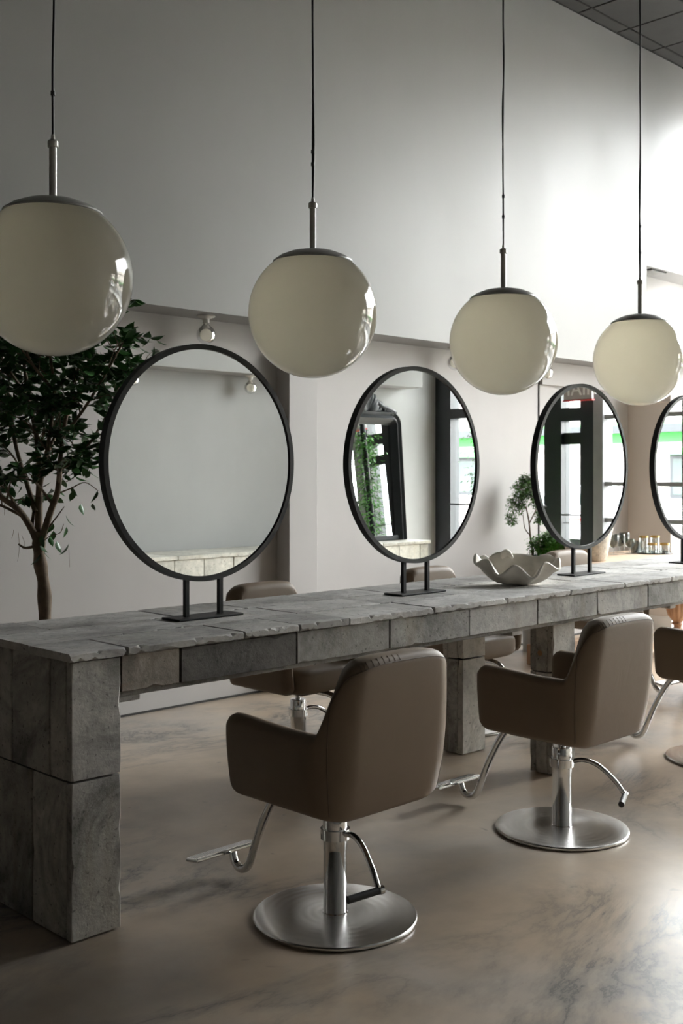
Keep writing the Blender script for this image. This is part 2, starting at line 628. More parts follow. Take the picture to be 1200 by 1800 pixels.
def chipped_mesh(name, L, D, H, rng, chip=0.006, step=0.035, big=0.25):
    """a block L (x) by D (y) by H (z), centred in y, from x 0..L and z 0..H; long edges ragged, some corners knocked off"""
    n = max(3, int(L / step))
    verts, faces = [], []
    corners = ((-1, 0), (1, 0), (1, 1), (-1, 1))
    lev = [rng.uniform(0.3, 1.0) * chip for _ in range(4)]
    for i in range(n + 1):
        x = L * i / n
        if 0 < i < n:
            x += rng.uniform(-0.3, 0.3) * L / n
        ends = i in (0, n)
        for ci, (sy, sz) in enumerate(corners):
            c = lev[ci] * rng.uniform(0.35, 1.0)
            if rng.random() < big * 0.3:
                c += chip * rng.uniform(0.6, 2.0)
            if ends:
                c += chip * 0.4
            c = min(c, H * 0.4, D * 0.4)
            yy = sy * D / 2
            zz = sz * H
            dy = -sy * c * rng.uniform(0.7, 1.3)
            dz = (-1 if sz else 1) * c * rng.uniform(0.7, 1.3)
            e = 0.0
            if ends:
                e = c * 0.5 * (1 if i == 0 else -1)
            a = (x + e, yy + dy, zz)
            b = (x + e, yy, zz + dz)
            if ci in (0, 2):
                verts += [b, a]
            else:
                verts += [a, b]
    for i in range(n):
        for k in range(8):
            k2 = (k + 1) % 8
            faces.append((i * 8 + k, (i + 1) * 8 + k, (i + 1) * 8 + k2, i * 8 + k2))
    faces.append(tuple(range(8)))
    faces.append(tuple(n * 8 + k for k in reversed(range(8))))
    return mesh(name, verts, faces)


# ------------------------------------------------------------------ room shell
XB = -8.0            # back of the room, behind the camera
YW = 5.435           # lower wall
YS = 5.155           # face of the upper wall / bulkhead
ZS = 2.357           # underside of the bulkhead
ZC = 5.24            # ceiling
XF = 9.75           # shopfront window plane
YO = -1.53           # opposite wall
YOS = -1.25
XP = 9.106           # pier

struct(box('floor', XB, XF + 1.0, YO - 0.2, YW + 0.4, -0.12, 0.0, M['floor']), 'polished beige concrete floor with grey clouding')
struct(box('wall_left', XB, XF + 1.0, YW, YW + 0.25, 0.0, ZC, M['plaster']), 'pale plastered lower wall behind the table')
struct(box('wall_upper', XB, 8.96, YS, YW, ZS, ZC, M['wall']), 'satin grey upper wall standing proud of the lower wall')
struct(box('wall_upper_bay', 8.9601, XF + 0.95, YS, YW, 3.29, ZC, M['wall']), 'upper wall raised over the shopfront bay')
struct(box('wall_opposite', XB, 8.95, YO - 0.25, YO, 0.0, ZC, M['far']), 'pale wall seen in the round mirrors')
struct(box('wall_opposite_upper', XB, 8.95, YO, YOS, 2.335, ZC, M['far'], bev=0.004), 'bulkhead of the wall seen in the round mirrors')
struct(box('wall_rear', XB - 0.2, XB, YO - 0.25, YW + 0.25, 0.0, ZC, M['far']), 'rear wall of the room')
struct(box('shadow_line_left', XB, XP, YW - 0.006, YW, 0.0, 0.012, M['joint']), 'thin dark strip painted as the shadow line where the lower wall meets the floor')  # dark strip stands in for the shade at the foot of the wall
# pilaster on the lower wall
struct(box('trim_1', 4.77, 5.02, 5.31, YW, 0.0, ZS, M['plaster'], bev=0.003), 'shallow pilaster on the lower wall')
# narrow dark upright strip on the lower wall
struct(box('trim_2', 7.685, 7.695, YW - 0.008, YW, 0.0, ZS, M['joint']), 'thin dark vertical strip on the lower wall')
struct(box('trim_3', 7.70, XP, YW - 0.035, YW, 2.16, ZS, M['plaster'], bev=0.004), 'shallow rail under the bulkhead')
# pier at the shopfront bay
struct(box('trim_4', XP, XP + 0.22, 5.0, YW, 0.0, ZS - 0.30, M['pier'], bev=0.004), 'taupe pier between wall and shopfront')
struct(box('trim_5', XP - 0.03, XP + 0.24, 4.985, YW, ZS - 0.30, ZS - 0.0, M['pier'], bev=0.004), 'capping beam of the taupe pier')
struct(box('baseboard_pier', XP - 0.02, XP + 0.24, 4.98, YW, 0.0, 0.12, M['white'], bev=0.004), 'white baseboard around the pier')
struct(box('wall_opposite_bay', 8.95, XF + 0.2, YO - 0.47, YO - 0.22, 0.0, ZC, M['far']), 'side wall of the shopfront bay beside the entrance')
# wall pieces of the shopfront
struct(box('wall_front', XF, XF + 0.2, -1.75, 4.45, 5.08, ZC, M['wall']), 'wall strip over the shop windows')
struct(box('light_block_entrance', XF, XF + 0.2, -1.75, 0.24, 3.0, 5.08, M['wall']), 'unseen solid wall added over the entrance to cut light')  # out of view, added to hold light off the far upper wall
struct(box('wall_front_low', XF, XF + 0.2, 0.494, 4.45, 0.0, 0.22, M['white']), 'low sill wall under the shop windows')
struct(box('wall_front_bay', XF + 0.75, XF + 0.95, 4.40, YW, 5.08, ZC, M['wall']), 'wall strip over the corner window')
struct(box('wall_front_bay_low', XF + 0.75, XF + 0.95, 4.40, YW, 0.0, 0.22, M['white']), 'low sill wall under the corner window')
struct(box('trim_6', XF - 0.03, XF + 0.15, 0.381, 0.494, 0.0, 5.08, M['frame_grey'], bev=0.004), 'grey post between entrance and shop window')

# ceiling with lay-in tiles
ceil = struct(box('ceiling', XB, XF + 1.0, YO - 0.2, YW + 0.25, ZC + 0.02, ZC + 0.2, M['tilegrid']), 'dark grid ceiling')
tile_me = from_bm('ceiling_tile', box_bm(0.008, 0.582, 0.008, 0.582, 0.0, 0.02, 0.004, 1))
tile_me.materials.append(M['tile'])
edge_me = from_bm('ceiling_edge_tile', box_bm(0.008, 0.582, 0.008, 0.130, 0.0, 0.02, 0.004, 1))
edge_me.materials.append(M['tile'])
x = 7.253 - 0.59 * 2
while x < 9.6:
    link('ceiling_tile', edge_me, None, ceil, (x, 5.016, ZC))
    for j in range(5):
        link('ceiling_tile', tile_me, None, ceil, (x, 5.016 - 0.59 * (j + 1), ZC))
    x += 0.59
# the remaining, unseen ceiling field
for (x0, x1, y0, y1) in ((XB, 6.065, YO, YW), (6.065, XF, YO, 2.05), (9.62, XF + 0.9, 2.05, YW)):
    f = box('ceiling_field', x0, x1, y0, y1, ZC, ZC + 0.02, M['tile'], ceil)
    f['kind'] = 'stuff'

# vent in the bay underside
v = thing('air_vent', 'dark louvred air vent under the raised bay ceiling at upper right', 'vent', (9.11, 5.19, 3.285))
box('frame', 0, 0.27, 0, 0.17, -0.004, 0.006, M['ventdark'], v)
for k in range(6):
    box('louvre', 0.01, 0.26, 0.012 + k * 0.026, 0.026 + k * 0.026, -0.012, -0.004, M['cap'], v)


# ------------------------------------------------------------------ shopfront
def window(idx, x, y0, y1, z0, z1, ys, zs, mat, fw=0.06, dp=0.09, label=''):
    wn = thing('window_%d' % idx, None, None, (x, 0, 0))
    struct(wn, label)
    for (a, b) in ((y0, y0 + fw), (y1 - fw, y1)):
        box('window_frame', 0, dp, a, b, z0, z1, mat, wn)
    for (a, b) in ((z0, z0 + fw), (z1 - fw, z1)):
        box('window_frame', 0, dp, y0 + fw, y1 - fw, a, b, mat, wn)
    for yy in ys:
        box('mullion', 0.0, dp, yy - 0.025, yy + 0.025, z0 + fw, z1 - fw, mat, wn)
    for zz in zs:
        box('transom_bar', 0.005, dp - 0.005, y0 + fw, y1 - fw, zz - 0.022, zz + 0.022, mat, wn)
    cols = [y0 + fw] + [q for yy in ys for q in (yy - 0.025, yy + 0.025)] + [y1 - fw]
    rows = [z0 + fw] + [q for zz in zs for q in (zz - 0.022, zz + 0.022)] + [z1 - fw]
    for i in range(0, len(cols), 2):
        for j in range(0, len(rows), 2):
            box('pane', dp * 0.45, dp * 0.45 + 0.008, cols[i], cols[i + 1], rows[j], rows[j + 1], M['pane'], wn)
    return wn


window(1, XF, 0.41, 4.45, 0.22, 5.08, [1.37, 2.25, 3.13, 3.80], [0.945, 1.31, 1.99, 3.10], M['frame_grey'], label='grey framed shop window wall facing the street')
window(3, XF + 0.75, 4.45, YW, 0.22, 5.08, [], [2.0], M['frame_grey'], label='narrow shop window in the projecting corner of the bay')
w4 = window(4, 0.0, XF + 0.09, XF + 0.75, 0.22, 5.08, [], [2.0], M['frame_grey'], label='side pane of the projecting corner window')
w4.location = (0, 4.45, 0)
w4.rotation_euler = (0, 0, R(-90))
# entrance: side light, then a black framed glass door
window(2, XF, -1.75, -0.17, 0.0, 3.0, [], [2.09], M['frame_black'], 0.07, 0.12, 'tall black framed side light beside the entrance door')
struct(box('trim_7', XF - 0.03, XF + 0.13, -1.68, -1.50, 0.0, 5.08, M['frame_black']), 'black post at the edge of the side light')
struct(box('trim_8', XF - 0.04, XF + 0.14, -1.50, -0.17, 2.04, 2.15, M['frame_black']), 'black transom beam of the entrance')
tube_rail = tube('trim_9', [(XF - 0.05, -1.50, 1.07), (XF - 0.05, -0.17, 1.07)], 0.010, M['frame_black'], None, 10)
struct(tube_rail, 'thin black rail across the side light')
dr = struct(thing('door_1', None, None, (XF, 0, 0)), 'black framed glass entrance door with transom light')
box('door_jamb', -0.02, 0.14, -0.17, -0.012, 0.0, 5.08, M['frame_black'], dr)
box('door_head', -0.02, 0.14, -0.012, 0.225, 1.96, 2.095, M['frame_black'], dr)
box('door_head', -0.02, 0.14, -0.012, 0.225, 2.90, 3.00, M['frame_black'], dr)
box('door_rail', 0.03, 0.09, -0.012, 0.225, 1.72, 1.84, M['frame_black'], dr)
box('door_rail', 0.03, 0.09, -0.012, 0.225, 0.02, 0.22, M['frame_black'], dr)
box('door_pane', 0.055, 0.063, -0.012, 0.225, 0.22, 1.72, M['pane'], dr)
box('door_pane', 0.055, 0.063, -0.012, 0.225, 1.84, 1.96, M['pane'], dr)
box('door_pane', 0.055, 0.063, -0.012, 0.225, 2.095, 2.90, M['pane'], dr)
tube('push_bar', [(0.0, -0.012, 0.985), (0.0, 0.225, 0.985)], 0.010, M['frame_black'], dr, 10)
tube('push_bar', [(0.03, -0.012, 0.90), (0.03, 0.225, 0.90)], 0.005, M['frame_grey'], dr, 8)
struct(box('trim_10', XF - 0.03, XF + 0.15, 0.225, 0.381, 0.0, 5.08, M['frame_black'], bev=0.004), 'black cast column beside the door')


def text_mesh(body, size, ext):
    c = bpy.data.curves.new('lettering', 'FONT')
    c.body = body
    c.size = size
    c.extrude = ext
    c.align_x = 'CENTER'
    c.align_y = 'CENTER'
    o = bpy.data.objects.new('lettering', c)
    COL.objects.link(o)
    dg = bpy.context.evaluated_depsgraph_get()
    me = bpy.data.meshes.new_from_object(o.evaluated_get(dg))
    bpy.data.objects.remove(o, do_unlink=True)
    return me


sg = thing('hanging_sign', 'grey box sign with pale capital letters above the door column', 'sign', (9.60, 0.285, 2.165))
box('sign_box', -0.02, 0.02, -0.17, 0.17, 0.0, 0.22, M['signface'], sg, 0.012)
box('sign_edge', -0.022, 0.022, -0.175, 0.175, -0.012, 0.0, M['red'], sg)
tm = text_mesh('HAIR', 0.20, 0.003)
link('lettering', tm, M['signletter'], sg, (-0.024, 0.0, 0.105), (R(90), 0, R(90)))
for s in (-0.12, 0.12):
    tube('chain', [(0, s, 0.22), (0, s, 2.6)], 0.004, M['cord'], sg, 6)

am = link('wall_lettering', text_mesh('&', 0.11, 0.004), M['cap'], None, (9.99, YW - 0.006, 2.15), (R(90), 0, 0))
tag(am, 'small grey ampersand on the bright wall at the right edge', 'lettering')

# ------------------------------------------------------------------ street outside
struct(box('ground_pavement', XF + 1.0, 14.0, -30, 30, -0.25, -0.13, M['pavement']), 'pavement outside the shop')
struct(box('ground_street', 14.0, 60, -60, 40, -0.33, -0.25, M['asphalt']), 'street outside the shop')
bd = thing('shop_building', 'brick shop with bright green fascia bands across the street', 'building', (30, 0, -0.25))
box('wall', 0, 8, -24, 12, 0, 2.45, M['brick'], bd)
box('upper_wall', 0, 8, -24, 12, 3.15, 7.4, M['brick'], bd)
box('fascia', -0.15, 0, -24, 12, 2.45, 2.62, M['white'], bd)
box('fascia', -0.20, 0, -24, 12, 2.62, 2.90, M['green'], bd)
box('canopy', -0.9, 0, -24, 12, 2.90, 3.13, M['frame_black'], bd)
box('fascia', -0.20, 0, -24, 12, 3.13, 3.22, M['green'], bd)
for (a, b) in ((-9.9, -7.4), (-18.2, -15.0), (-3.0, 0.5)):
    wnd = box('window', -0.05, 0.0, a, b, 0.95, 2.25, M['frame_black'], bd)
    box('sill', -0.12, 0.0, a - 0.1, b + 0.1, 0.85, 0.95, M['white'], bd)
    box('pane', -0.07, -0.05, a + 0.12, (a + b) / 2 - 0.05, 1.07, 2.13, M['carglass'], wnd)
    box('pane', -0.07, -0.05, (a + b) / 2 + 0.05, b - 0.12, 1.07, 2.13, M['carglass'], wnd)
    box('awning', -0.5, 0.0, a - 0.05, b + 0.05, 2.25, 2.45, M['green'], bd)


def make_car(loc, rz):
    t = thing('parked_car', 'white car parked at the kerb outside the shop window', 'car', loc, rz)
    prof = [(-2.2, 0.35), (-2.25, 0.75), (-2.1, 0.95), (-1.75, 1.0), (-1.15, 1.45), (0.25, 1.48), (1.05, 1.02), (2.0, 0.88), (2.2, 0.65), (2.2, 0.35)]
    pr = [Vector((p[0], 0, p[1])) for p in prof]
    verts, faces = [], []
    for s, wd in ((-1, 0.86), (1, 0.86)):
        for (px_, pz_) in prof:
            inset = 0.16 if pz_ > 1.2 else 0.0
            verts.append((px_, s * (wd - inset), pz_))
    n = len(prof)
    for i in range(n):
        j = (i + 1) % n
        faces.append((i, j, n + j, n + i))
    faces.append(tuple(reversed(range(n))))
    faces.append(tuple(range(n, 2 * n)))
    bm = bmesh.new()
    tmp = mesh('tmp', verts, faces)
    bm.from_mesh(tmp)
    bmesh.ops.recalc_face_normals(bm, faces=bm.faces)
    bmesh.ops.bevel(bm, geom=bm.edges[:], offset=0.05, segments=2, affect='EDGES')
    link('body', from_bm('body', bm), M['carpaint'], t, smooth=50)
    for s in (-1, 1):
        q = [(-1.45, 1.05), (-1.05, 1.38), (-0.45, 1.40), (-0.45, 1.05)]
        q2 = [(-0.38, 1.05), (-0.38, 1.40), (0.15, 1.41), (0.75, 1.05)]
        for pl in (q, q2):
            vv = [(a, s * (0.90 - 0.16 * (b - 0.95) / 0.5), b) for a, b in pl] + [(a, s * (0.84 - 0.16 * (b - 0.95) / 0.5), b) for a, b in pl]
            ff = [(0, 1, 2, 3), (7, 6, 5, 4)] + [(i, (i + 1) % 4, 4 + (i + 1) % 4, 4 + i) for i in range(4)]
            link('side_window', mesh('side_window', vv, ff), M['carglass'], t)
        for xx in (-1.35, 1.4):
            lathe('wheel', [(0.12, -0.1), (0.31, -0.1), (0.33, -0.06), (0.33, 0.06), (0.31, 0.1), (0.12, 0.1)], M['tyre'], t, (xx, s * 0.80, 0.33), 24, rot=(R(90), 0, 0))
        box('side_stripe', -0.9, -0.3, s * 0.885 - 0.02, s * 0.885 + 0.02, 0.72, 0.78, M['red'], t)
    return t


make_car((20.0, -5.6, -0.25), R(90))

# ------------------------------------------------------------------ the long concrete table
rng = random.Random(4)
TX0, TX1 = 1.735, 7.06
YF, YBK = 2.903, 3.645
table = thing('styling_table', 'long table clad in weathered grey concrete blocks and slabs', 'table', (TX0, 3.27, 0))
tx, ty = TX0, 3.27


def tb(me, mat, x, y, z, rot=(0, 0, 0), name='block', parent=table):
    return link(name, me, mat, parent, (x - tx, y - ty, z), rot, smooth=30)


# dark core behind the joints
def core(x0, x1, y0, y1, z0, z1):
    box('core', x0 - tx, x1 - tx, y0 - ty, y1 - ty, z0, z1, M['joint'], table)


core(1.765, 7.03, YF + 0.03, YBK - 0.03, 0.735, 0.842)
core(1.765, 1.885, YF + 0.03, YBK - 0.03, 0.004, 0.74)
core(6.91, 7.03, YF + 0.03, YBK - 0.03, 0.004, 0.74)
# underside board
box('underside_board', 1.90 - tx, 6.90 - tx, YF + 0.025 - ty, YBK - 0.025 - ty, 0.708, 0.732, M['concrete'], table, 0.004)
for (xx, yy, l) in ((1.915, 2.93, 0.085), (3.30, 2.945, 0.06), (3.95, 2.93, 0.07), (5.35, 2.94, 0.06), (4.60, 2.93, 0.06)):
    box('shim', xx - tx, xx + l - tx, yy - ty, yy + 0.22 - ty, 0.690, 0.709, M['slab'], table, 0.006)

GAP = 0.006
# front apron blocks
fj = [1.912, 2.137, 2.644, 3.129, 3.617, 4.103, 4.591, 5.061, 5.50, 5.98, 6.45, 6.885]
for i in range(len(fj) - 1):
    L = fj[i + 1] - fj[i] - GAP
    me = chipped_mesh('apron_block', L, 0.035, 0.113, rng, 0.0045, 0.03)
    mt = M['rustblock'] if i == 0 else M['darkblock'] if i == 1 else M['concrete']
    tb(me, mt, fj[i] + GAP / 2, YF + 0.0175 + rng.uniform(0, 0.004), 0.728 + rng.uniform(-0.001, 0.001), name='apron_block')
bj = [1.912, 2.40, 2.95, 3.40, 3.90, 4.45, 4.90, 5.40, 5.95, 6.40, 6.885]
for i in range(len(bj) - 1):
    me = chipped_mesh('apron_block', bj[i + 1] - bj[i] - GAP, 0.035, 0.113, rng, 0.0045, 0.03)
    tb(me, M['concrete'], bj[i] + GAP / 2, YBK - 0.0175, 0.728, name='apron_block')
# top slabs: three courses
rows = [
    (2.890, 3.135, [1.722, 1.928, 2.396, 2.650, 2.899, 3.381, 3.867, 4.350, 4.821, 5.28, 5.76, 6.22, 6.66, 7.075]),
    (3.135, 3.395, [1.722, 2.36, 2.86, 3.33, 3.80, 4.22, 4.72, 5.18, 5.62, 6.10, 6.57, 7.075]),
    (3.395, 3.660, [1.722, 1.955, 2.47, 2.83, 3.26, 3.66, 4.12, 4.55, 5.02, 5.50, 5.93, 6.40, 6.80, 7.075]),
]
for (y0, y1, js) in rows:
    for i in range(len(js) - 1):
        L = js[i + 1] - js[i] - 0.004
        me = chipped_mesh('top_slab', L, y1 - y0 - 0.004, 0.025, rng, 0.0055, 0.016, 0.7)
        tb(me, M['slab'], js[i] + 0.0015, (y0 + y1) / 2, 0.8435 + rng.uniform(-0.0012, 0.0008), name='top_slab')


def upright(x, y, z0, z1, wx, wy, mat=None):
    """a block standing on end: its long axis is vertical"""
    L = z1 - z0 - 0.002
    me = chipped_mesh('leg_block', L, wy, wx, rng, 0.0045, 0.04)
    # local x -> world z, local z -> world -x, local y stays
    o = tb(me, mat or M['legconcrete'], x, y, z0 + 0.001, (0, R(-90), 0), 'leg_block')
    return o


# end panel legs (x0 is the outer face): outer facing blocks, front block and back block
for side, xo in ((1, 1.738), (-1, 7.058)):
    for (z0, z1, ys_) in ((0.004, 0.480, [2.935, 3.136, 3.39, 3.612]), (0.480, 0.8415, [2.935, 3.032, 3.267, 3.45, 3.612])):
        for i in range(len(ys_) - 1):
            xx = xo + 0.034 if side > 0 else xo
            ww = ys_[i + 1] - ys_[i] - GAP - 0.001
            upright(xx, (ys_[i] + ys_[i + 1]) / 2, z0, z1, 0.034, ww)
            # inner face
            xi = xo + side * 0.172
            upright(xi if side > 0 else xi + 0.034, (ys_[i] + ys_[i + 1]) / 2, z0, z1, 0.034, ww)
        for yy in (2.919, 3.629):
            xx = xo + 0.172 if side > 0 else xo
            upright(xx, yy, z0, z1, 0.172, 0.031)
# middle posts
for yc in (3.022, 3.56):
    for (z0, z1) in ((0.002, 0.478), (0.478, 0.712)):
        core(4.325, 4.455, yc - 0.045, yc + 0.045, z0, z1)
        upright(4.333, yc, z0, z1, 0.034, 0.062)
        upright(4.482, yc, z0, z1, 0.034, 0.062)
        upright(4.482, yc - 0.048, z0, z1, 0.182, 0.034)
        upright(4.482, yc + 0.048, z0, z1, 0.182, 0.034)
lathe('knot', [(0.0, -0.002), (0.013, -0.002), (0.013, 0.0), (0.0, 0.0)], M['oakleg'], table, (4.2995 - tx, 3.03 - ty, 0.565), 16, rot=(0, R(90), 0), cap0=False, cap1=False)


# ------------------------------------------------------------------ salon chairs
def smooth01(t):
    t = max(0.0, min(1.0, t))
    return t * t * (3 - 2 * t)


def chair_path(n_arm=12, n_arc=14, n_back=14):
    hw, yb, rad, yfr = 0.285, -0.275, 0.115, 0.215
    pts = []            # (x, y, nx, ny, backness)
    for i in range(n_arm):
        # cluster samples near the front
        q = (i / n_arm) ** 1.6
        pts.append((hw, yfr + (yb + rad - yfr) * q, 1, 0, 0.0))
    for i in range(n_arc):
        a = (i / n_arc) * PI / 2
        pts.append((hw - rad + rad * math.cos(a), yb + rad - rad * math.sin(a), math.cos(a), -math.sin(a), smooth01(i / n_arc)))
    for i in range(n_back + 1):
        q = i / n_back
        pts.append(((hw - rad) * (1 - 2 * q), yb, 0, -1, 1.0))
    left = [(-x_, y_, -nx_, ny_, b_) for (x_, y_, nx_, ny_, b_) in reversed(pts[:n_arm + n_arc])]
    return pts + left


def chair_ztop(x_, y_, b_):
    base = 0.650 + 0.012 * smooth01((y_ + 0.1) / 0.3)
    if b_ <= 0 and y_ > -0.10:
        return base
    # how far round the corner / along the back
    k = smooth01((-0.188 - y_) / 0.074)
    top = 0.872 - 0.034 * (abs(x_) / 0.24) ** 4.0
    return base + (top - base) * k


def warp(x_, y_, z, b_):
    """narrow towards the underside, recline the back"""
    g = max(0.0, (0.60 - z) / 0.22) ** 1.6
    sx = 1 - 0.10 * g - 0.05 * b_ * g
    yy = y_ + 0.045 * g * b_
    rec = max(0.0, (z - 0.58) / 0.29)
    yy -= 0.030 * rec * b_
    tz = max(0.0, (z - 0.66) / 0.21)
    sx *= 1 - 0.085 * tz ** 1.3
    return (x_ * sx, yy, z)


def chair_section(p, arm_t=0.062, back_t=0.095, off=0.0):
    x_, y_, nx_, ny_, b_ = p
    zt = chair_ztop(x_, y_, b_)
    zb = 0.405 - 0.020 * b_
    t = arm_t + (back_t - arm_t) * b_
    if y_ > 0.215 - 0.05:
        e = (0.215 - y_) / 0.05
        f = math.sqrt(max(0.0, 1 - (1 - e) ** 2))
        zt -= 0.05 * (1 - f)
        zb += 0.045 * (1 - f)
        t2 = 0.25 + 0.75 * f
    else:
        t2 = 1.0
    th = t * t2
    mid = -t / 2
    rt = min(th / 2, 0.03) if b_ < 0.5 else min(th / 2, 0.034)
    rb = 0.02 * t2
    ring = []
    o_, i_ = mid + th / 2, mid - th / 2
    # outer wall going up
    for k in range(5):
        a = -PI / 2 + (PI / 2) * k / 4
        ring.append((o_ - rb + rb * math.cos(a), zb + rb + rb * math.sin(a)))
    for k in range(1, 7):
        ring.append((o_, zb + rb + (zt - rt - zb - rb) * k / 7))
    for k in range(5):
        a = (PI / 2) * k / 4
        ring.append((o_ - rt + rt * math.cos(a), zt - rt + rt * math.sin(a)))
    for k in range(5):
        a = PI / 2 + (PI / 2) * k / 4
        ring.append((i_ + rt + rt * math.cos(a), zt - rt + rt * math.sin(a)))
    for k in range(1, 7):
        ring.append((i_, zt - rt - (zt - rt - zb - rb) * k / 7))
    for k in range(5):
        a = PI + (PI / 2) * k / 4
        ring.append((i_ + rb + rb * math.cos(a), zb + rb + rb * math.sin(a)))
    return [warp(x_ + nx_ * (n_ + off), y_ + ny_ * (n_ + off), z_, b_) for (n_, z_) in ring]


def make_chair():
    root = thing('salon_chair', 'chair', 'chair')
    path = chair_path()
    verts, faces = [], []
    for p in path:
        verts += chair_section(p)
    m_ = len(chair_section(path[0]))
    for i in range(len(path) - 1):
        for k in range(m_):
            k2 = (k + 1) % m_
            faces.append((i * m_ + k, (i + 1) * m_ + k, (i + 1) * m_ + k2, i * m_ + k2))
    faces.append(tuple(range(m_)))
    faces.append(tuple((len(path) - 1) * m_ + k for k in reversed(range(m_))))
    sh = link('seat_shell', mesh('seat_shell', verts, faces), M['leather'], root, smooth=70)
    # piping round the back panel: up one corner, over the top, down the other
    seam = []
    iL, iR = 18, len(path) - 19
    for k in range(4, 13):
        seam.append(chair_section(path[iL], off=0.0008)[k])
    for i in range(iL + 1, iR):
        seam.append(chair_section(path[i], off=0.0008)[12])
    for k in range(12, 3, -1):
        seam.append(chair_section(path[iR], off=0.0008)[k])
    tube('seam_piping', catmull(seam, 2), 0.0014, M['thread'], sh, 5)
    # stitches on the top seam
    for i in range(iR - 14, iR - 5):
        a = Vector(chair_section(path[i], off=0.001)[12])
        b = Vector(chair_section(path[i], off=0.001)[14])
        tube('stitch', [a, (a + b) / 2 + Vector((0, -0.001, 0.001)), b], 0.0009, M['thread'], sh, 4)
    # seat cushion: rounded slab that bulges forward between the arms
    vs2, fs2 = [], []
    nu, nv = 40, 20
    for j in range(nv + 1):
        ph = -PI / 2 + PI * j / nv
        for i in range(nu):
            th = 2 * PI * i / nu
            def sp(c, e):
                return math.copysign(abs(c) ** e, c)
            cx_ = sp(math.cos(ph), 0.42) * sp(math.cos(th), 0.36)
            cy_ = sp(math.cos(ph), 0.42) * sp(math.sin(th), 0.36)
            cz_ = sp(math.sin(ph), 0.5)
            z_ = 0.455 + 0.068 * cz_ + (0.012 * (1 - cx_ ** 2) * (1 - cy_ ** 2) if cz_ > 0 else 0)
            vs2.append((cx_ * 0.222, 0.028 + cy_ * 0.212, z_))
    for j in range(nv):
        for i in range(nu):
            i2 = (i + 1) % nu
            fs2.append((j * nu + i, j * nu + i2, (j + 1) * nu + i2, (j + 1) * nu + i))
    link('seat_cushion', mesh('seat_cushion', vs2, fs2), M['leather'], root, smooth=179)
    box('seat_pan', -0.19, 0.19, -0.19, 0.12, 0.384, 0.412, M['leather'], root, 0.012)
    box('mounting_plate', -0.09, 0.09, -0.09, 0.12, 0.370, 0.386, M['black'], root, 0.004)
    # base and column
    lathe('base_plate', [(0.0, 0.0), (0.252, 0.0), (0.260, 0.004), (0.260, 0.010), (0.257, 0.0135), (0.250, 0.0145), (0.12, 0.0170), (0.06, 0.0180), (0.0, 0.0180)], M['brushed'], root, seg=96, cap0=False, cap1=False)
    lathe('column', [(0.040, 0.0175), (0.040, 0.021), (0.0375, 0.023), (0.0375, 0.215), (0.0385, 0.217), (0.0385, 0.325), (0.0365, 0.330), (0.0, 0.330)], M['chrome'], root, seg=48, cap0=False, cap1=False)
    lathe('piston', [(0.0145, 0.328), (0.0145, 0.372)], M['chrome'], root, seg=24)
    # footrest
    ft = catmull([(0, 0.12, 0.385), (0, 0.235, 0.375), (0, 0.29, 0.325), (0, 0.36, 0.205), (0, 0.412, 0.085), (0, 0.435, 0.050), (0, 0.468, 0.036), (0, 0.498, 0.050), (0, 0.512, 0.082)], 6)
    tube('footrest_tube', ft, 0.0145, M['chrome'], root, 16)
    fp = box('footrest_plate', -0.175, 0.100, -0.032, 0.032, -0.007, 0.007, M['chrome'], root, 0.005, loc=(-0.005, 0.512, 0.096), rot=(R(-9), 0, 0))
    for k in range(6):
        box('tread_rib', -0.165, 0.090, -0.026 + k * 0.0095, -0.0235 + k * 0.0095, 0.007, 0.0085, M['chrome'], fp)
    # pump lever, pointing along +x of its own frame
    lv = lathe('lever_collar', [(0.0385, -0.02), (0.047, -0.02), (0.047, 0.012), (0.0385, 0.012)], M['chrome'], root, (0, 0, 0.272), 32, cap0=False, cap1=False)
    tube('lever_arm', catmull([(0.04, 0.012, 0.0), (0.085, 0.012, 0.008), (0.14, 0.010, -0.008), (0.20, 0.004, -0.055), (0.243, 0.0, -0.108)], 6), [0.0095] * 25, M['chrome'], lv, 12)
    tube('lever_grip', [(0.243, 0.008, -0.110), (0.243, -0.11, -0.116)], 0.0115, M['rubber'], lv, 14)
    tube('lever_tip', [(0.243, 0.016, -0.1095), (0.243, 0.0, -0.1105)], 0.0128, M['chrome'], lv, 14)
    return root


def lever_of(c):
    for ch in c.children:
        if ch.name.startswith('lever_collar'):
            return ch


chair0 = make_chair()
spots = [
    (2.44, 2.50, 0, 0.0, -102, 'near side', 'taupe leather salon chair in the foreground, nearest the camera, back turned to it'),
    (3.68, 2.49, 0, 0.0, -66, 'near side', 'taupe leather salon chair in front of the long table, second from the left'),
    (5.15, 2.56, 0, 0.0, -60, 'near side', 'taupe leather salon chair cut off by the right edge of the picture'),
    (3.56, 3.90, 181, 0.0, -10, 'far side', 'taupe salon chair behind the long table, under the round mirror beside the ficus tree'),
    (4.80, 3.90, 180, 0.005, 150, 'far side', 'taupe salon chair behind the long table, just left of the clam shell bowl'),
    (6.22, 3.93, 176, 0.03, 20, 'far side', 'taupe salon chair behind the long table, between the clam shell and the drinking glasses'),
]
for i, (cx_, cy_, rz, dz, lev, side, lab) in enumerate(spots):
    c = chair0 if i == 0 else copy_tree(chair0)
    c.location = (cx_, cy_, 0)
    c.rotation_euler = (0, 0, R(rz))
    c['label'] = lab
    c['group'] = 'salon chairs on the %s of the long table' % side
    lever_of(c).rotation_euler = (0, 0, R(lev - rz))
    if dz:
        for ch in c.children:
            if ch.name.split('.')[0] in ('seat_shell', 'seat_cushion', 'seat_pan', 'mounting_plate', 'footrest_tube', 'footrest_plate', 'piston'):
                ch.location.z += dz


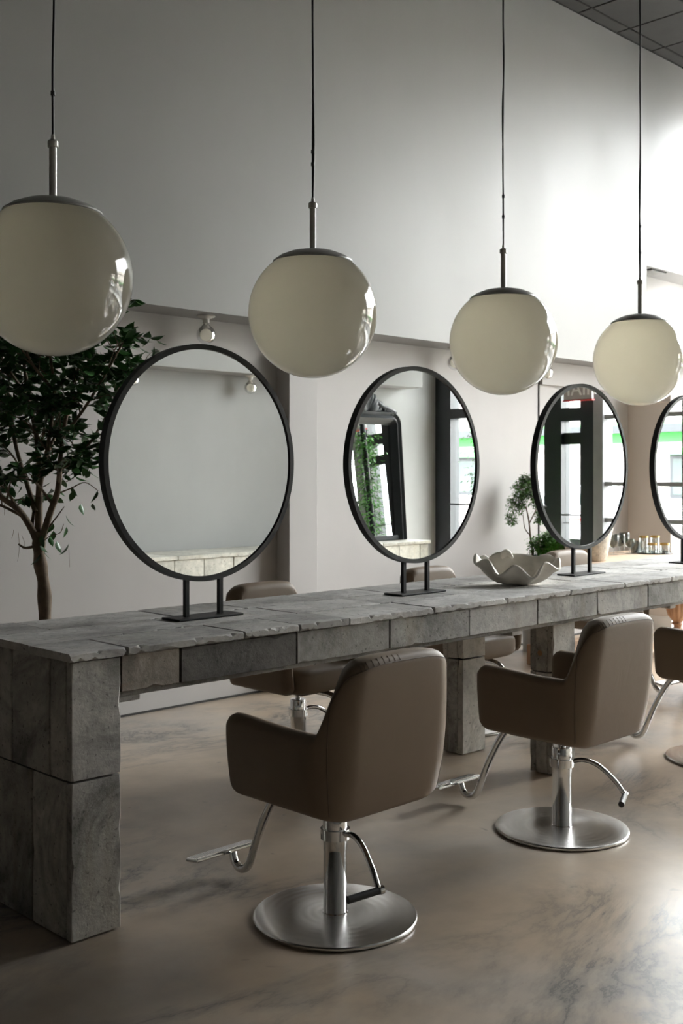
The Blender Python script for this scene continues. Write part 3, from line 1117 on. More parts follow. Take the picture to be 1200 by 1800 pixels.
# ------------------------------------------------------------------ round table mirrors
def make_mirror():
    root = thing('round_mirror', 'mirror', 'mirror')
    zc, ro, ri, dp = 0.577, 0.4415, 0.4225, 0.017
    prof = [(ri, -dp), (ro, -dp), (ro, dp), (ri, dp)]
    seg = 128
    verts, faces = [], []
    bm = bmesh.new()
    rings = []
    for (r_, y_) in prof:
        rings.append([bm.verts.new((r_ * math.cos(2 * PI * k / seg), y_, zc + r_ * math.sin(2 * PI * k / seg))) for k in range(seg)])
    for i in range(4):
        j = (i + 1) % 4
        for k in range(seg):
            k2 = (k + 1) % seg
            bm.faces.new((rings[i][k], rings[i][k2], rings[j][k2], rings[j][k]))
    bmesh.ops.recalc_face_normals(bm, faces=bm.faces)
    fr = link('frame', from_bm('frame', bm), M['black'], root, smooth=30)
    bm = bmesh.new()
    for y_ in (-0.010, 0.010):
        bmesh.ops.create_circle(bm, cap_ends=True, segments=seg, radius=ri + 0.002,
                                matrix=Matrix.Translation((0, y_, zc)) @ Matrix.Rotation(R(90 if y_ < 0 else -90), 4, 'X'))
    es = [e for e in bm.edges if e.is_boundary]
    bmesh.ops.bridge_loops(bm, edges=es)
    link('mirror_glass', from_bm('mirror_glass', bm), M['mirror'], root)
    for s in (-0.079, 0.079):
        box('leg', s - 0.0085, s + 0.0085, -0.0085, 0.0085, 0.008, zc - math.sqrt(ro ** 2 - s ** 2) + 0.006, M['black'], root)
    box('foot_plate', -0.150, 0.150, -0.055, 0.055, 0.0, 0.008, M['black'], root, 0.003)
    return root


mir = make_mirror()
for i, (xx, rz, lab) in enumerate(((2.532, 0.0, 'large round black-framed mirror beside the ficus tree, nearest the camera'),
                                   (3.725, 0.0, 'round black-framed mirror just left of the clam shell, reflecting an ornate black frame'),
                                   (5.062, 0.0, 'round black-framed mirror just right of the clam shell, reflecting the shop door'),
                                   (6.235, 0.0, 'round black-framed mirror cut off by the right edge of the picture'))):
    m_ = mir if i == 0 else copy_tree(mir)
    m_.location = (xx, 3.30, 0.8688)
    m_.rotation_euler = (0, 0, R(rz))
    tag(m_, lab, 'mirror', 'round double-sided mirrors on the long table')


# ------------------------------------------------------------------ globe pendants
def make_pendant():
    root = thing('globe_pendant', 'lamp', 'pendant lamp')
    rg, zc = 0.2615, 0.0          # origin at the globe centre
    seg, nr = 72, 40
    z_open = 0.212
    ph0 = math.asin(z_open / rg)
    prof = []
    for j in range(nr + 1):
        ph = -PI / 2 + (ph0 + PI / 2) * j / nr
        prof.append((max(0.0008, rg * math.cos(ph)), rg * math.sin(ph)))
    lathe('glass_globe', prof, M['opal'], root, seg=seg, smooth=179, cap0=True, cap1=False)
    lathe('cap', [(0.160, 0.206), (0.163, 0.208), (0.162, 0.213), (0.135, 0.231), (0.095, 0.247), (0.05, 0.256), (0.014, 0.259), (0.0, 0.259)], M['cap'], root, seg=64, cap0=True, cap1=False)
    st = lathe('stem', [(0.0125, 0.255), (0.0125, 0.440)], M['stem'], root, seg=24)
    lathe('ferrule', [(0.0125, 0.428), (0.0175, 0.429), (0.0175, 0.447), (0.013, 0.452), (0.007, 0.454), (0.006, 0.470), (0.0, 0.470)], M['stem'], st, seg=24, cap0=False, cap1=False)
    return root


pend = make_pendant()
rp = random.Random(11)
for i, (xx, zz, lab) in enumerate(((1.887, 2.056, 'white globe pendant lamp at far left, largest and nearest, in front of the ficus tree'),
                                   (3.065, 2.055, 'white globe pendant lamp hanging between the first and second round mirrors'),
                                   (4.335, 2.050, 'white globe pendant lamp hanging between the second and third round mirrors'),
                                   (5.610, 2.055, 'white globe pendant lamp at far right, smallest in the row'))):
    p = pend if i == 0 else copy_tree(pend)
    p.location = (xx, 3.27, zz)
    p.rotation_euler = (0, 0, R(40 * i))
    tag(p, lab, 'pendant lamp', 'row of globe pendant lamps over the long table')
    pts = [(0, 0, 0.465)]
    z_ = 0.465
    lim = ZC - zz
    while z_ < lim - 0.3:
        z_ += 0.22
        k = 0.006 * max(0.2, 1 - (z_ - 0.5) / 1.4)
        pts.append((rp.uniform(-k, k), rp.uniform(-k, k), z_))
    pts.append((0, 0, lim - 0.01))
    tube('cord', catmull(pts, 5), 0.0042, M['cord'], p, 8)
    lathe('cord_clip', [(0.0075, 0), (0.0075, 0.014)], M['cord'], p, (0, 0, 0.60 + 0.05 * i), 10)
    lathe('ceiling_rose', [(0.05, 0), (0.05, 0.02)], M['cord'], p, (0, 0, lim - 0.022), 24)


# ------------------------------------------------------------------ porcelain bulb holders under the bulkheads
def make_bulb():
    root = thing('ceiling_bulb', 'bulb', 'light bulb')
    lathe('lamp_holder', [(0.0, 0.0), (0.056, 0.0), (0.056, -0.006), (0.048, -0.012), (0.026, -0.018), (0.021, -0.028), (0.021, -0.044), (0.0, -0.044)], M['ceramic'], root, seg=32, cap0=False, cap1=False)
    prof = [(0.016, -0.042), (0.017, -0.052)]
    for j in range(1, 21):
        a = R(62) - (R(62) + PI / 2) * j / 20
        prof.append((max(0.0006, 0.0575 * math.cos(a)), -0.115 + 0.0575 * math.sin(a)))
    lathe('bulb_glass', prof, M['bulb'], root, seg=32, smooth=179, cap0=False, cap1=True)
    return root


bl = make_bulb()
bulbs = [(4.08, 5.29, ZS, 'bare globe bulb in white holder above the large left mirror'),
         (2.91, 5.29, ZS, 'bare globe bulb in white holder behind the ficus tree top'),
         (5.25, 5.29, ZS, 'bare globe bulb in white holder behind the second globe pendant'),
         (6.42, 5.29, ZS, 'bare globe bulb in white holder beside the third globe pendant'),
         (7.59, 5.29, ZS, 'bare globe bulb in white holder behind the third globe pendant'),
         (5.36, -1.39, 2.335, 'bare globe bulb at upper left of the largest mirror reflection'),
         (6.67, -1.39, 2.335, 'bare globe bulb at upper right of the largest mirror reflection'),
         (7.95, -1.39, 2.335, 'bare globe bulb above the ornate black mirror on the opposite wall')]
for i, (a, b, c_, lab) in enumerate(bulbs):
    o = bl if i == 0 else copy_tree(bl)
    o.location = (a, b, c_ - 0.0005)
    tag(o, lab, 'light bulb', 'bare globe bulbs under the bulkheads')


# ------------------------------------------------------------------ foliage helpers
def leaf_geo(L, W, fold=0.18, droop=0.25):
    """a folded pointed leaf along +x, six quads"""
    st = [(0.0, 0.02), (0.22, 0.78), (0.45, 1.0), (0.70, 0.70), (0.88, 0.22), (1.0, 0.0)]
    v, f = [], []
    for (t, w_) in st:
        z = -droop * L * t * t
        h = W / 2 * w_
        v += [(t * L, -h, z + h * fold), (t * L, 0, z - h * fold * 0.5), (t * L, h, z + h * fold)]
    for i in range(len(st) - 1):
        a, b = i * 3, (i + 1) * 3
        f += [(a, b, b + 1, a + 1), (a + 1, b + 1, b + 2, a + 2)]
    return v, f


def xform(vf, mtx):
    return [mtx @ Vector(p) for p in vf[0]], vf[1]


RT = Vector((math.sin(YAW), -math.cos(YAW), 0))     # picture-right direction on the plan
FW = Vector((math.cos(YAW), math.sin(YAW), 0))
UP = Vector((0, 0, 1))


def make_ficus():
    rg = random.Random(21)
    base = Vector((2.432, 4.30, 0))
    mpp = 4.768 / 1940           # metres per picture pixel at the trunk

    def W_(u, v_, dep=0.0):
        return RT * ((u - 75) * mpp) + UP * (1.40 - (v_ - 835) * mpp) + FW * dep

    t = thing('ficus_tree', 'leafy ficus tree with bare slim trunk standing behind the table at left', 'tree', base)
    lathe('planter', [(0.0, 0.0), (0.15, 0.0), (0.155, 0.01), (0.19, 0.36), (0.20, 0.37), (0.20, 0.40), (0.18, 0.40), (0.175, 0.35), (0.0, 0.35)], M['terracotta'], t, seg=40, cap0=False, cap1=False)
    lathe('soil', [(0.0, 0.352), (0.174, 0.352)], M['soil'], t, seg=40, cap0=False, cap1=False)
    trunk = catmull([Vector((0.01, 0, 0.33)), W_(79, 1200), W_(79, 1090), W_(77, 1030), W_(70, 985), W_(68, 955), W_(68, 935)], 6)
    n = len(trunk)
    tube('trunk', trunk, [0.031 - 0.006 * i / n + 0.003 * math.sin(i * 0.9) for i in range(n)], M['bark'], t, 14)
    segs = []
    tips = []

    def grow(pts, r0, r1, depth):
        P = catmull(pts, 5)
        m_ = len(P)
        segs.append(tube_data(P, [r0 + (r1 - r0) * i / (m_ - 1) for i in range(m_)], 8 if r0 > 0.008 else 5, False))
        if depth == 0:
            tips.append(P)
            return
        cnt = {3: 7, 2: 6, 1: 5}[depth]
        for k in range(cnt):
            i = int(m_ * (0.25 + 0.75 * (k + rg.random()) / cnt))
            i = min(i, m_ - 2)
            p = P[i]
            d = (P[i + 1] - P[max(0, i - 1)]).normalized()
            side = Vector((rg.uniform(-1, 1), rg.uniform(-1, 1), rg.uniform(-0.35, 0.75))).normalized()
            d2 = (d * 0.55 + side * 0.9).normalized()
            L = {3: 0.34, 2: 0.22, 1: 0.15}[depth] * rg.uniform(0.7, 1.2)
            q1 = p + d2 * L * 0.5 + UP * 0.02
            q2 = p + d2 * L - UP * 0.03 * rg.random()
            rr = max(0.0016, (r0 + (r1 - r0) * i / m_) * 0.5)
            grow([p, q1, q2], rr, rr * 0.45, depth - 1)

    mains = [
        ([W_(68, 960), W_(58, 930, -0.02), W_(38, 895, -0.05), W_(8, 870, -0.08), W_(-25, 830, -0.1)], 0.018, 0.010),
        ([W_(68, 945), W_(66, 890, 0.02), W_(66, 830, 0.03), W_(60, 770, 0.04), W_(45, 700, 0.06), W_(35, 630, 0.05)], 0.019, 0.007),
        ([W_(72, 955), W_(90, 905, -0.03), W_(108, 860, -0.06), W_(115, 800, -0.08), W_(125, 720, -0.06), W_(150, 640, -0.1)], 0.017, 0.006),
        ([W_(68, 870), W_(80, 835, -0.06), W_(98, 780, -0.12), W_(108, 690, -0.12), W_(100, 610, -0.15)], 0.013, 0.005),
        ([W_(62, 900), W_(35, 840, 0.08), W_(15, 790, 0.12), W_(0, 720, 0.12), W_(-10, 640, 0.1)], 0.012, 0.005),
        ([W_(112, 820, -0.07), W_(150, 790, -0.02), W_(185, 730, 0.02), W_(215, 660, 0.02)], 0.008, 0.004),
        ([W_(118, 770, -0.08), W_(160, 720, -0.12), W_(200, 660, -0.15), W_(228, 610, -0.15)], 0.008, 0.004),
        ([W_(45, 700, 0.06), W_(30, 660, -0.08), W_(5, 620, -0.1), W_(-20, 585, -0.1)], 0.008, 0.004),
        ([W_(108, 690, -0.12), W_(70, 640, -0.15), W_(60, 590, -0.15)], 0.008, 0.004),
        ([W_(66, 830, 0.03), W_(85, 760, 0.14), W_(120, 690, 0.2), W_(165, 625, 0.2)], 0.010, 0.004),
    ]
    for (pts, a, b) in mains:
        grow(pts, a, b, 2)
    extra = [
        ([W_(20, 880, -0.07), W_(30, 850, -0.1), W_(36, 835, -0.1)], 0.005, 0.002),
        ([W_(70, 958), W_(50, 962, -0.04), W_(38, 955, -0.05)], 0.008, 0.004),
        ([W_(105, 868, -0.05), W_(130, 858, -0.05), W_(155, 848, -0.06), W_(178, 862, -0.06)], 0.004, 0.0015),
        ([W_(90, 925, -0.03), W_(108, 905, -0.06), W_(120, 890, -0.07)], 0.004, 0.0016),
        ([W_(80, 950, -0.03), W_(96, 940, -0.06), W_(112, 935, -0.06), W_(118, 920, -0.06)], 0.0022, 0.0012),
    ]
    for (pts, a, b) in extra:
        P = catmull(pts, 5)
        segs.append(tube_data(P, [a + (b - a) * i / (len(P) - 1) for i in range(len(P))], 6, False))
    # thin hanging aerial roots
    for (u, v0, v1) in ((38, 935, 985), (44, 940, 965), (126, 965, 995), (30, 930, 945), (2, 880, 930), (14, 885, 905)):
        P = catmull([W_(u, v0, -0.05), W_(u + rg.uniform(-6, 6), (v0 + v1) / 2, -0.05), W_(u + rg.uniform(-5, 5), v1, -0.05)], 4)
        segs.append(tube_data(P, 0.0009, 4, False))
    V, F = join_data(segs)
    br = link('branches', mesh('branches', V, F), M['bark'], t, smooth=60)
    # leaves on the twigs
    mats = []

    def add_leaf(p, d, L):
        d = d.normalized()
        s_ = d.cross(UP)
        if s_.length < 0.05:
            s_ = Vector((1, 0, 0))
        s_.normalize()
        n_ = s_.cross(d)
        roll = rg.uniform(-0.9, 0.9)
        s2 = s_ * math.cos(roll) + n_ * math.sin(roll)
        n2 = s2.cross(d) * -1
        mt = Matrix((d, s2, n2)).transposed().to_4x4()
        mats.append(Matrix.Translation(p) @ mt @ Matrix.Scale(L, 4))

    for P in tips:
        m_ = len(P)
        for k in range(10):
            i = int((0.10 + 0.90 * k / 9) * (m_ - 1))
            p = P[i]
            q = ((p - UP * 1.40).dot(RT) / mpp + 75, 835 - (p.z - 1.40) / mpp)
            if q[1] > 880:
                continue
            d = (P[min(i + 1, m_ - 1)] - P[max(0, i - 1)]).normalized()
            side = Vector((rg.uniform(-1, 1), rg.uniform(-1, 1), rg.uniform(-0.9, 0.15)))
            add_leaf(p, d * 0.5 + side, rg.uniform(0.045, 0.074))
    for (u, v_) in ((118, 905), (124, 925), (95, 918), (100, 920), (98, 932), (78, 940), (93, 942), (72, 955), (105, 950), (124, 955), (74, 972), (80, 968), (22, 840), (30, 855), (43, 855), (48, 868), (52, 872), (178, 862), (150, 895 - 10), (165, 890 - 5), (128, 855), (135, 862)):
        add_leaf(W_(u, v_, rg.uniform(-0.08, -0.02)), Vector((rg.uniform(-0.5, 0.5), rg.uniform(-0.5, 0.5), -0.9)), rg.uniform(0.045, 0.065))
    lg = leaf_geo(1.0, 0.52)
    lm = mesh('leaf', *lg)
    lm.materials.append(M['leaf'])
    for p in lm.polygons:
        p.use_smooth = True
    # leaves nearest the camera first
    order = sorted(range(len(mats)), key=lambda i: mats[i].translation.dot(FW))
    for i in order[:300]:
        o = link('leaf', lm, None, t)
        o.matrix_local = mats[i]
    V, F = join_data([xform(lg, mats[i]) for i in order[300:]])
    fo = link('foliage', mesh('foliage', V, F), M['leaf'], t, smooth=179)
    fo['kind'] = 'stuff'
    return t


make_ficus()


def bushy(name, label, cat, base, stems, n_leaf, spread, L, mat, pot, seed, drop=0.3, tuft=9):
    """small plant: stems (lists of points), leaves scattered in clumps; returns the thing"""
    rg = random.Random(seed)
    t = thing(name, label, cat, base)
    pr, ph = pot
    lathe('pot', [(0.0, 0.0), (pr * 0.72, 0.0), (pr * 0.75, 0.006), (pr, ph - 0.01), (pr, ph), (pr * 0.9, ph), (pr * 0.88, ph - 0.02), (0.0, ph - 0.02)], M['planter'], t, seg=32, cap0=False, cap1=False)
    lathe('soil', [(0.0, ph - 0.018), (pr * 0.88, ph - 0.018)], M['soil'], t, seg=32, cap0=False, cap1=False)
    segs = []
    for (pts, a, b) in stems:
        P = catmull(pts, 5)
        segs.append(tube_data(P, [a + (b - a) * i / (len(P) - 1) for i in range(len(P))], 6, False))
    parts = []
    for (c, rad, cnt) in spread:
        c = Vector(c)
        for k in range(cnt):
            while True:
                q = Vector((rg.uniform(-1, 1), rg.uniform(-1, 1), rg.uniform(-1, 1)))
                if 0.25 < q.length < 1:
                    break
            p = c + Vector((q.x * rad[0], q.y * rad[1], q.z * rad[2]))
            segs.append(tube_data([c + (p - c) * 0.3, p], 0.0012, 4, False))
            for j in range(tuft):
                d = (q.normalized() * 0.5 + Vector((rg.uniform(-1, 1), rg.uniform(-1, 1), rg.uniform(-0.8, 0.5)))).normalized()
                s_ = d.cross(UP)
                if s_.length < 0.05:
                    s_ = Vector((1, 0, 0))
                s_.normalize()
                n_ = s_.cross(d)
                mt = Matrix((d, s_, n_)).transposed().to_4x4()
                ll = L * rg.uniform(0.6, 1.2)
                pp = p + Vector((rg.uniform(-1, 1), rg.uniform(-1, 1), rg.uniform(-1, 1))) * L * 0.9
                v = [(0, 0, 0), (0.45, -0.28, 0.02), (1, 0, -0.15), (0.45, 0.28, 0.02)]
                parts.append(xform((v, [(0, 1, 2, 3)]), Matrix.Translation(pp) @ mt @ Matrix.Scale(ll, 4)))
    V, F = join_data(segs)
    link('stems', mesh('stems', V, F), M['bark'], t, smooth=60)
    V, F = join_data(parts)
    fo = link('foliage', mesh('foliage', V, F), mat, t)
    fo['kind'] = 'stuff'
    return t


# ------------------------------------------------------------------ clam shell bowl
def make_clam():
    t = thing('clam_shell', 'large wavy-edged white clam shell bowl on the table', 'shell', (4.372, 3.215, 0.8695), 0)
    nth, nr = 180, 34
    a_, b_ = 0.196, 0.128
    verts, faces = [], []

    def P(th, q):
        # th 0 points picture right, 90 deg away from the camera
        folds = math.cos(8.0 * (th - R(262)))
        back = max(0.0, math.sin(th)) ** 1.5
        amp = (1.0 - 0.62 * back) * (0.45 + 0.55 * max(0.0, -math.sin(th)))
        H_ = 0.066 + 0.046 * math.cos(th) ** 2 + 0.062 * back
        H_ += 0.016 * math.exp(-((th - R(180)) / 0.5) ** 2) + 0.016 * math.exp(-((th + R(180)) / 0.5) ** 2)
        rise = max(0.0, (q - 0.12) / 0.88)
        rx = a_ * q ** 0.8 * (1 - 0.055 * folds * amp * q * q)
        ry = b_ * q ** 0.8 * (1 - 0.085 * folds * amp * q * q)
        z = H_ * rise ** 2.3 + 0.030 * folds * amp * rise ** 2.0
        lip = max(0.0, (q - 0.86) / 0.14)
        rx *= 1 + 0.075 * lip ** 1.5
        ry *= 1 + 0.075 * lip ** 1.5
        z -= 0.004 * lip ** 2
        # hinge: raised beaks at the back, left of the middle
        hb = math.exp(-((th - R(105)) / 0.20) ** 2)
        z += 0.022 * hb * q ** 2
        ry *= 1 - 0.12 * hb * q
        z -= 0.018 * math.exp(-((th - R(127)) / 0.12) ** 2) * q ** 3
        # fine growth rings and ribs
        z += 0.0016 * math.sin(q * 46 + 2 * folds) * q
        rr = RT * (rx * math.cos(th)) + FW * (ry * math.sin(th))
        return Vector((rr.x, rr.y, max(0.0, z) + 0.0075))

    ths = [2 * PI * k / nth - PI / 2 for k in range(nth)]
    ths = [th if th <= PI else th - 2 * PI for th in ths]
    for j in range(1, nr + 1):
        for th in ths:
            verts.append(P(th, j / nr))
    c0 = len(verts)
    verts.append(P(0, 0.0))
    for j in range(nr - 1):
        for k in range(nth):
            k2 = (k + 1) % nth
            faces.append((j * nth + k, j * nth + k2, (j + 1) * nth + k2, (j + 1) * nth + k))
    for k in range(nth):
        faces.append((c0, (k + 1) % nth, k))
    for i, f in enumerate(faces[-nth:]):
        faces[len(faces) - nth + i] = tuple(f)
    me = mesh('bowl', verts, faces)
    bm = bmesh.new()
    bm.from_mesh(me)
    bmesh.ops.recalc_face_normals(bm, faces=bm.faces)
    me2 = from_bm('bowl', bm)
    o = link('bowl', me2, M['shell'], t, smooth=179)
    sol = o.modifiers.new('thickness', 'SOLIDIFY')
    sol.thickness = 0.013
    sol.offset = 0
    # the beak of the hinge
    pts = catmull([RT * -0.062 + FW * 0.098 + UP * 0.118, RT * -0.046 + FW * 0.106 + UP * 0.140, RT * -0.028 + FW * 0.106 + UP * 0.142, RT * -0.006 + FW * 0.096 + UP * 0.120], 5)
    n = len(pts)
    tube('hinge_beak', pts, [0.006 + 0.013 * math.sin(PI * i / (n - 1)) for i in range(n)], M['shell'], t, 14)
    return t


make_clam()

# ------------------------------------------------------------------ console with plants and glasses
con = thing('console_table', 'oak side table with bulbous turned legs behind the salon chairs', 'table', (7.36, 4.55, 0))
CZ = 0.77
for k in range(4):
    box('top_plank', -0.68, 0.88, -0.34 + k * 0.17, -0.172 + k * 0.17, CZ - 0.035, CZ, M['oak'], con, 0.004)
box('apron', -0.66, 0.66, -0.29, -0.265, CZ - 0.13, CZ - 0.036, M['oakleg'], con)
box('apron', -0.66, 0.66, 0.265, 0.29, CZ - 0.13, CZ - 0.036, M['oakleg'], con)
legprof = [(0.045, 0.14), (0.045, 0.20), (0.030, 0.205), (0.030, 0.225), (0.050, 0.235), (0.034, 0.25), (0.048, 0.265), (0.075, 0.30), (0.088, 0.345), (0.088, 0.40), (0.070, 0.45), (0.045, 0.475), (0.055, 0.49), (0.040, 0.51), (0.045, 0.60), (0.055, 0.66), (0.055, 0.735)]
for sx in (-1, 1):
    for sy in (-1, 1):
        # fluted bulb
        seg = 64
        V, F = [], []
        for (r_, z_) in legprof:
            for k in range(seg):
                a = 2 * PI * k / seg
                fl = 1.0
                if 0.27 < z_ < 0.46:
                    fl = 1 - 0.07 * abs(math.sin(a * 6)) ** 3 * 1.5
                V.append((r_ * fl * math.cos(a), r_ * fl * math.sin(a), z_))
        for i in range(len(legprof) - 1):
            for k in range(seg):
                k2 = (k + 1) % seg
                F.append((i * seg + k, i * seg + k2, (i + 1) * seg + k2, (i + 1) * seg + k))
        lg_ = link('leg', mesh('leg', V, F), M['oakleg'], con, (sx * 0.60, sy * 0.24, 0), smooth=40)
        box('foot_block', -0.055, 0.055, -0.055, 0.055, 0.0, 0.15, M['oakleg'], lg_, 0.006)
for sy in (-1, 1):
    box('stretcher', -0.545, 0.545, sy * 0.24 - 0.03, sy * 0.24 + 0.03, 0.08, 0.135, M['oak'], con, 0.004)
for sx in (-1, 1):
    box('stretcher', sx * 0.60 - 0.03, sx * 0.60 + 0.03, -0.185, 0.185, 0.08, 0.135, M['oakleg'], con, 0.004)
box('shelf_board', -0.54, 0.54, -0.21, 0.21, 0.10, 0.125, M['oak'], con, 0.003)

b0 = Vector((7.28, 5.20, 0))
mpp = 8.82 / 1940


def W2(u, v_, dep=0.0):
    """offset from the aralia's foot for a picture point at its depth"""
    return RT * ((u - 932) * mpp) + UP * (1.40 - (v_ - 835) * mpp) + FW * dep


bushy('aralia_plant', 'small airy green tree in a slim floor planter behind the clam shell', 'plant', b0,
      [([W2(932, 985), W2(931, 965), W2(928, 945), W2(925, 915), W2(920, 890)], 0.010, 0.005),
       ([W2(928, 942), W2(918, 928), W2(915, 905)], 0.005, 0.003),
       ([W2(926, 920), W2(938, 895), W2(945, 875)], 0.005, 0.003),
       ([W2(922, 895), W2(905, 880), W2(898, 870)], 0.004, 0.002)],
      0,
      [(W2(918, 858), (0.09, 0.09, 0.08), 95), (W2(905, 885), (0.08, 0.08, 0.07), 70), (W2(938, 870), (0.09, 0.07, 0.10), 90),
       (W2(893, 912), (0.04, 0.04, 0.045), 26), (W2(945, 905), (0.06, 0.05, 0.06), 45), (W2(922, 842), (0.05, 0.05, 0.04), 30)],
      0.021, M['leaf2'], (0.105, 0.76), 5, tuft=14)
bushy('fern_plant', 'bright green feathery fern below the small airy tree', 'plant', (7.40, 5.02, 0),
      [([(0, 0, 0.68), (0.0, 0.0, 0.80)], 0.006, 0.003)],
      0,
      [((0, 0, 0.86), (0.16, 0.16, 0.11), 190), ((-0.10, 0.09, 0.84), (0.12, 0.12, 0.09), 110), ((0.04, -0.03, 0.88), (0.12, 0.12, 0.09), 110)],
      0.026, M['fern'], (0.105, 0.72), 6, tuft=14)
bushy('potted_herb', 'small green herb on the shelf under the oak side table', 'plant', (7.22, 4.55, 0.1255),
      [([(0, 0, 0.08), (0, 0, 0.16)], 0.004, 0.002)], 0, [((0, 0, 0.16), (0.09, 0.09, 0.06), 40)], 0.02, M['fern'], (0.06, 0.10), 8)
# rough stone pot
pt = thing('stone_pot', 'tapering rough pale stone pot on the oak side table', 'pot', (7.03, 4.535, CZ))
pot_me = lathe_mesh('pot', [(0.0, 0.0), (0.135, 0.0), (0.14, 0.006), (0.165, 0.12), (0.192, 0.26), (0.195, 0.27), (0.175, 0.27), (0.17, 0.24), (0.0, 0.24)], 64, False, False)
for vtx in pot_me.vertices:
    k = noise.noise(Vector(vtx.co) * 14) * 0.006
    vtx.co.x *= 1 + k * 4
    vtx.co.y *= 1 + k * 4
link('pot', pot_me, M['stonepot'], pt, smooth=50)
lathe('soil', [(0.0, 0.245), (0.171, 0.245)], M['soil'], pt, seg=40, cap0=False, cap1=False)


def shell_profile(outer, th=0.0022):
    inner = [(max(0.0006, r_ - th), z_ + (th if i == 0 else 0)) for i, (r_, z_) in enumerate(outer)]
    return outer + list(reversed(inner))


def goblet(name, mat, h_, r_, stem_h, label, loc, cat='glass', group=None):
    t = thing(name, label, cat, loc, 0, group)
    pr = [(0.001, stem_h), (r_ * 0.62, stem_h + 0.010), (r_ * 0.93, stem_h + 0.035), (r_, stem_h + (h_ - stem_h) * 0.6), (r_ * 0.97, h_)]
    lathe('bowl', shell_profile(pr), mat, t, seg=32, cap0=False, cap1=False, smooth=70)
    st = lathe('stem', [(0.0045, 0.005), (0.0042, stem_h * 0.6), (0.006, stem_h + 0.001)], M['clear'], t, seg=16)
    lathe('foot', [(0.0, 0.0), (r_ * 0.85, 0.0), (r_ * 0.85, 0.002), (0.006, 0.007), (0.0, 0.007)], M['clear'], t, seg=32, cap0=False, cap1=False)
    return t


def tumbler(name, mat, h_, r_, label, loc, band=None, group=None):
    t = thing(name, label, 'glass', loc, 0, group)
    pr = [(0.001, 0.0), (r_ * 0.92, 0.0), (r_ * 0.95, 0.004), (r_, h_)]
    lathe('cup', shell_profile(pr, 0.003), mat, t, seg=32, cap0=False, cap1=False, smooth=60)
    if band:
        lathe('gold_band', [(r_ * 1.0 + 0.0012, h_ - band), (r_ * 1.0 + 0.0012, h_ - 0.001), (r_ - 0.004, h_ - 0.001), (r_ - 0.004, h_ - band)], M['gold'], t, seg=32, cap0=False, cap1=False)
    return t


def on_console(u, v_):
    """plan position on the console top seen at picture point (u, v_)"""
    dep = 1940 * (1.40 - CZ) / (v_ - 835)
    p = FW * dep + RT * ((u - 600) / 1940 * dep)
    return (p.x, p.y, CZ)


gs = 'smoked glasses on the oak side table'
for (u, v_, h_, r_, sh, lab) in ((1078, 975, 0.155, 0.046, 0.052, 'smoked grey goblet nearest the stone pot'),
                                 (1089, 971, 0.150, 0.044, 0.048, 'tall smoked grey goblet, second from the stone pot'),
                                 (1097, 967.5, 0.150, 0.044, 0.048, 'tall smoked grey goblet at the back, third from the stone pot'),
                                 (1106, 973, 0.118, 0.042, 0.045, 'low smoked grey goblet with clear stem, fourth from the stone pot')):
    goblet('smoked_goblet', M['smoke'], h_, r_, sh, lab, on_console(u, v_), group=gs)
for (u, v_, lab) in ((1116.5, 972, 'short smoked grey tumbler, fifth from the stone pot'), (1123, 969, 'short smoked grey tumbler nearest the black tray')):
    tumbler('smoked_tumbler', M['smoke'], 0.088, 0.038, lab, on_console(u, v_), group=gs)
tp = on_console(1149, 972.5)
tr = thing('serving_tray', 'small round black tray holding gold-rimmed glasses', 'tray', tp)
lathe('tray_plate', [(0.0, 0.0), (0.150, 0.0), (0.158, 0.008), (0.156, 0.010), (0.148, 0.005), (0.0, 0.005)], M['tray'], tr, seg=64, cap0=False, cap1=False)
gg = 'gold-rimmed clear glasses on the black tray'
for (dx, dy, h_, r_, lab) in ((-0.030, 0.075, 0.135, 0.036, 'tall gold-rimmed clear glass at the back left of the black tray'),
                              (0.060, 0.025, 0.135, 0.036, 'tall gold-rimmed clear glass at the back right of the black tray'),
                              (-0.062, -0.020, 0.082, 0.038, 'short gold-rimmed clear glass at the front left of the black tray'),
                              (0.020, -0.085, 0.082, 0.038, 'short gold-rimmed clear glass at the front right of the black tray')):
    tumbler('gold_rimmed_glass', M['clear'], h_, r_, lab, (tp[0] + dx, tp[1] + dy, CZ + 0.0052), 0.018, gg)

# ------------------------------------------------------------------ opposite side, seen in the round mirrors
cnt = thing('stone_counter', 'pale stone-block counter along the opposite wall, seen in the mirrors', 'counter', (5.0, -1.225, 0))
box('core', 0.02 - 1.9, 3.66, -0.25, 0.25, 0.0, 0.67, M['joint'], cnt)
cj = [-1.92, -1.55, -1.2, -0.86, -0.5, -0.15, 0.16, 0.471, 0.780, 1.103, 1.44, 1.80, 2.14, 2.50, 2.88, 3.246, 3.559, 3.69]
for i in range(len(cj) - 1):
    for (z0, z1) in ((0.0, 0.33), (0.33, 0.69)):
        me = chipped_mesh('counter_block', cj[i + 1] - cj[i] - 0.006, 0.034, z1 - z0 - 0.005, rng, 0.004, 0.05)
        link('counter_block', me, M['paleblock'], cnt, (cj[i] + 0.003, 0.268, z0 + 0.002), smooth=30)
for (z0, z1) in ((0.0, 0.33), (0.33, 0.69)):
    me = chipped_mesh('counter_block', 0.50, 0.034, z1 - z0 - 0.005, rng, 0.004, 0.05)
    link('counter_block', me, M['paleblock'], cnt, (3.673, -0.25, z0 + 0.002), (0, 0, R(90)), smooth=30)
cs = [-1.94, -1.1, -0.3, 0.5, 1.35, 2.2, 3.0, 3.72]
for i in range(len(cs) - 1):
    me = chipped_mesh('counter_slab', cs[i + 1] - cs[i] - 0.004, 0.59, 0.032, rng, 0.006, 0.03, 0.5)
    link('counter_slab', me, M['paleblock'], cnt, (cs[i], 0.005, 0.690), smooth=30)


